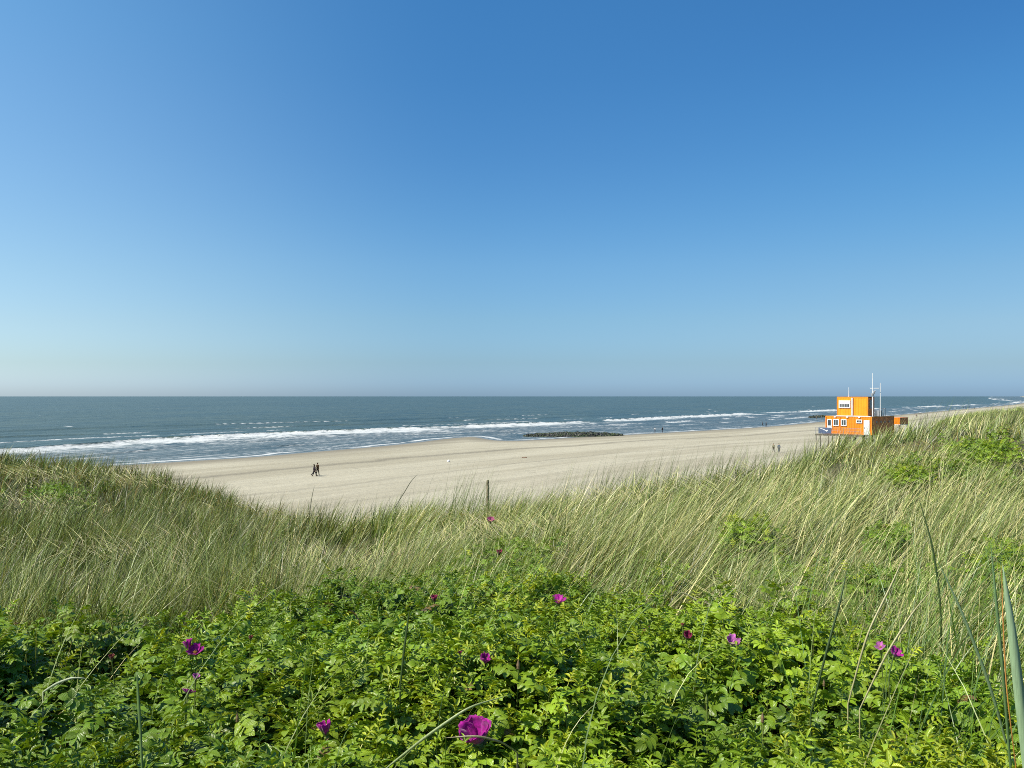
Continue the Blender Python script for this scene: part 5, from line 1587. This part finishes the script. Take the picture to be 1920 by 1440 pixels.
tall_blade("broad_grass_blade", [(1932, 1500, 1.45), (1915, 1330, 1.45), (1899, 1190, 1.45), (1880, 1060, 1.46)], 0.015, (0.30, 0.42, 0.23), "broad bluish green grass blade rising steeply at the right edge, widest of all")
tall_blade("grass_blade", [(1905, 1440, 1.6), (1886, 1280, 1.6), (1880, 1140, 1.62), (1878, 1060, 1.64)], 0.0024, ORNG, "thin orange brown dead blade just left of the broad bluish blade")
tall_blade("grass_blade", [(1895, 1440, 1.7), (1880, 1250, 1.7), (1868, 1130, 1.72), (1857, 1010, 1.76)], 0.006, (0.11, 0.19, 0.06), "upright green blade left of the thin orange dead blade")
tall_blade("grass_blade", [(1766, 1250, 3.5), (1763, 1120, 3.5), (1748, 1020, 3.52), (1720, 925, 3.55)], 0.0075, DKG, "dark green stalk arching up and left, alone on the right slope")
tall_blade("grass_blade", [(1900, 1440, 2.6), (1858, 1290, 2.6), (1805, 1150, 2.62), (1755, 1045, 2.65)], 0.008, (0.17, 0.25, 0.12), "long grey green blade slanting from the bottom right corner up to the left")
tall_blade("grass_blade", [(1520, 1340, 2.6), (1550, 1220, 2.6), (1575, 1130, 2.62), (1590, 1060, 2.65)], 0.007, DKG, "dark straight blade leaning right, above the shrubs left of the lilac pair")
tall_blade("grass_blade", [(1590, 1320, 2.7), (1625, 1190, 2.7), (1675, 1090, 2.75), (1700, 1030, 2.8)], 0.006, STRAWG, "long straw blade leaning right, rising past the lilac and magenta pair")
tall_blade("grass_blade", [(1612, 1330, 2.6), (1660, 1230, 2.6), (1710, 1150, 2.62), (1760, 1090, 2.66)], 0.006, STRAWG, "straw blade leaning far right, crossing below the bright magenta flower")
tall_blade("grass_blade", [(750, 1290, 2.7), (757, 1220, 2.7), (764, 1170, 2.7), (767, 1145, 2.7)], 0.007, DKG, "short dark upright blade among the roses left of centre")
tall_blade("grass_blade", [(725, 1440, 2.0), (800, 1380, 1.95), (880, 1325, 1.95), (960, 1302, 2.0)], 0.006, (0.34, 0.40, 0.17), "long pale blade lying across the roses, up to the right above the largest bloom")
tall_blade("grass_blade", [(970, 1412, 1.98), (940, 1392, 1.9), (895, 1380, 1.88), (830, 1384, 1.9)], 0.006, (0.30, 0.27, 0.14), "bent pale blade arching over the lower half of the largest bloom")
tall_blade("grass_blade", [(266, 1440, 1.9), (262, 1360, 1.9), (258, 1300, 1.9), (257, 1260, 1.9)], 0.0075, (0.15, 0.24, 0.07), "single upright green stalk among the roses in the lower left")
tall_blade("grass_blade", [(80, 1298, 2.7), (105, 1282, 2.7), (135, 1271, 2.7), (163, 1272, 2.7)], 0.008, (0.40, 0.45, 0.28), "pale shiny blade bending flat over the leaves at left")
tall_blade("grass_blade", [(735, 960, 14.5), (757, 925, 14.5), (770, 903, 14.5), (784, 888, 14.5)], 0.011, (0.05, 0.06, 0.02), "dark bent blade tip standing against the beach left of the wooden post")
tall_blade("grass_blade", [(578, 980, 15.0), (582, 950, 15.0), (586, 925, 15.0), (590, 910, 15.0)], 0.010, (0.05, 0.06, 0.02), "short dark blade tip standing against the beach below the walking trio")
tall_blade("grass_blade", [(1340, 1175, 4.3), (1310, 1128, 4.3), (1286, 1113, 4.3), (1270, 1110, 4.3)], 0.008, (0.50, 0.48, 0.26), "pale broken blade lying nearly flat at the grass and roses border right of centre")
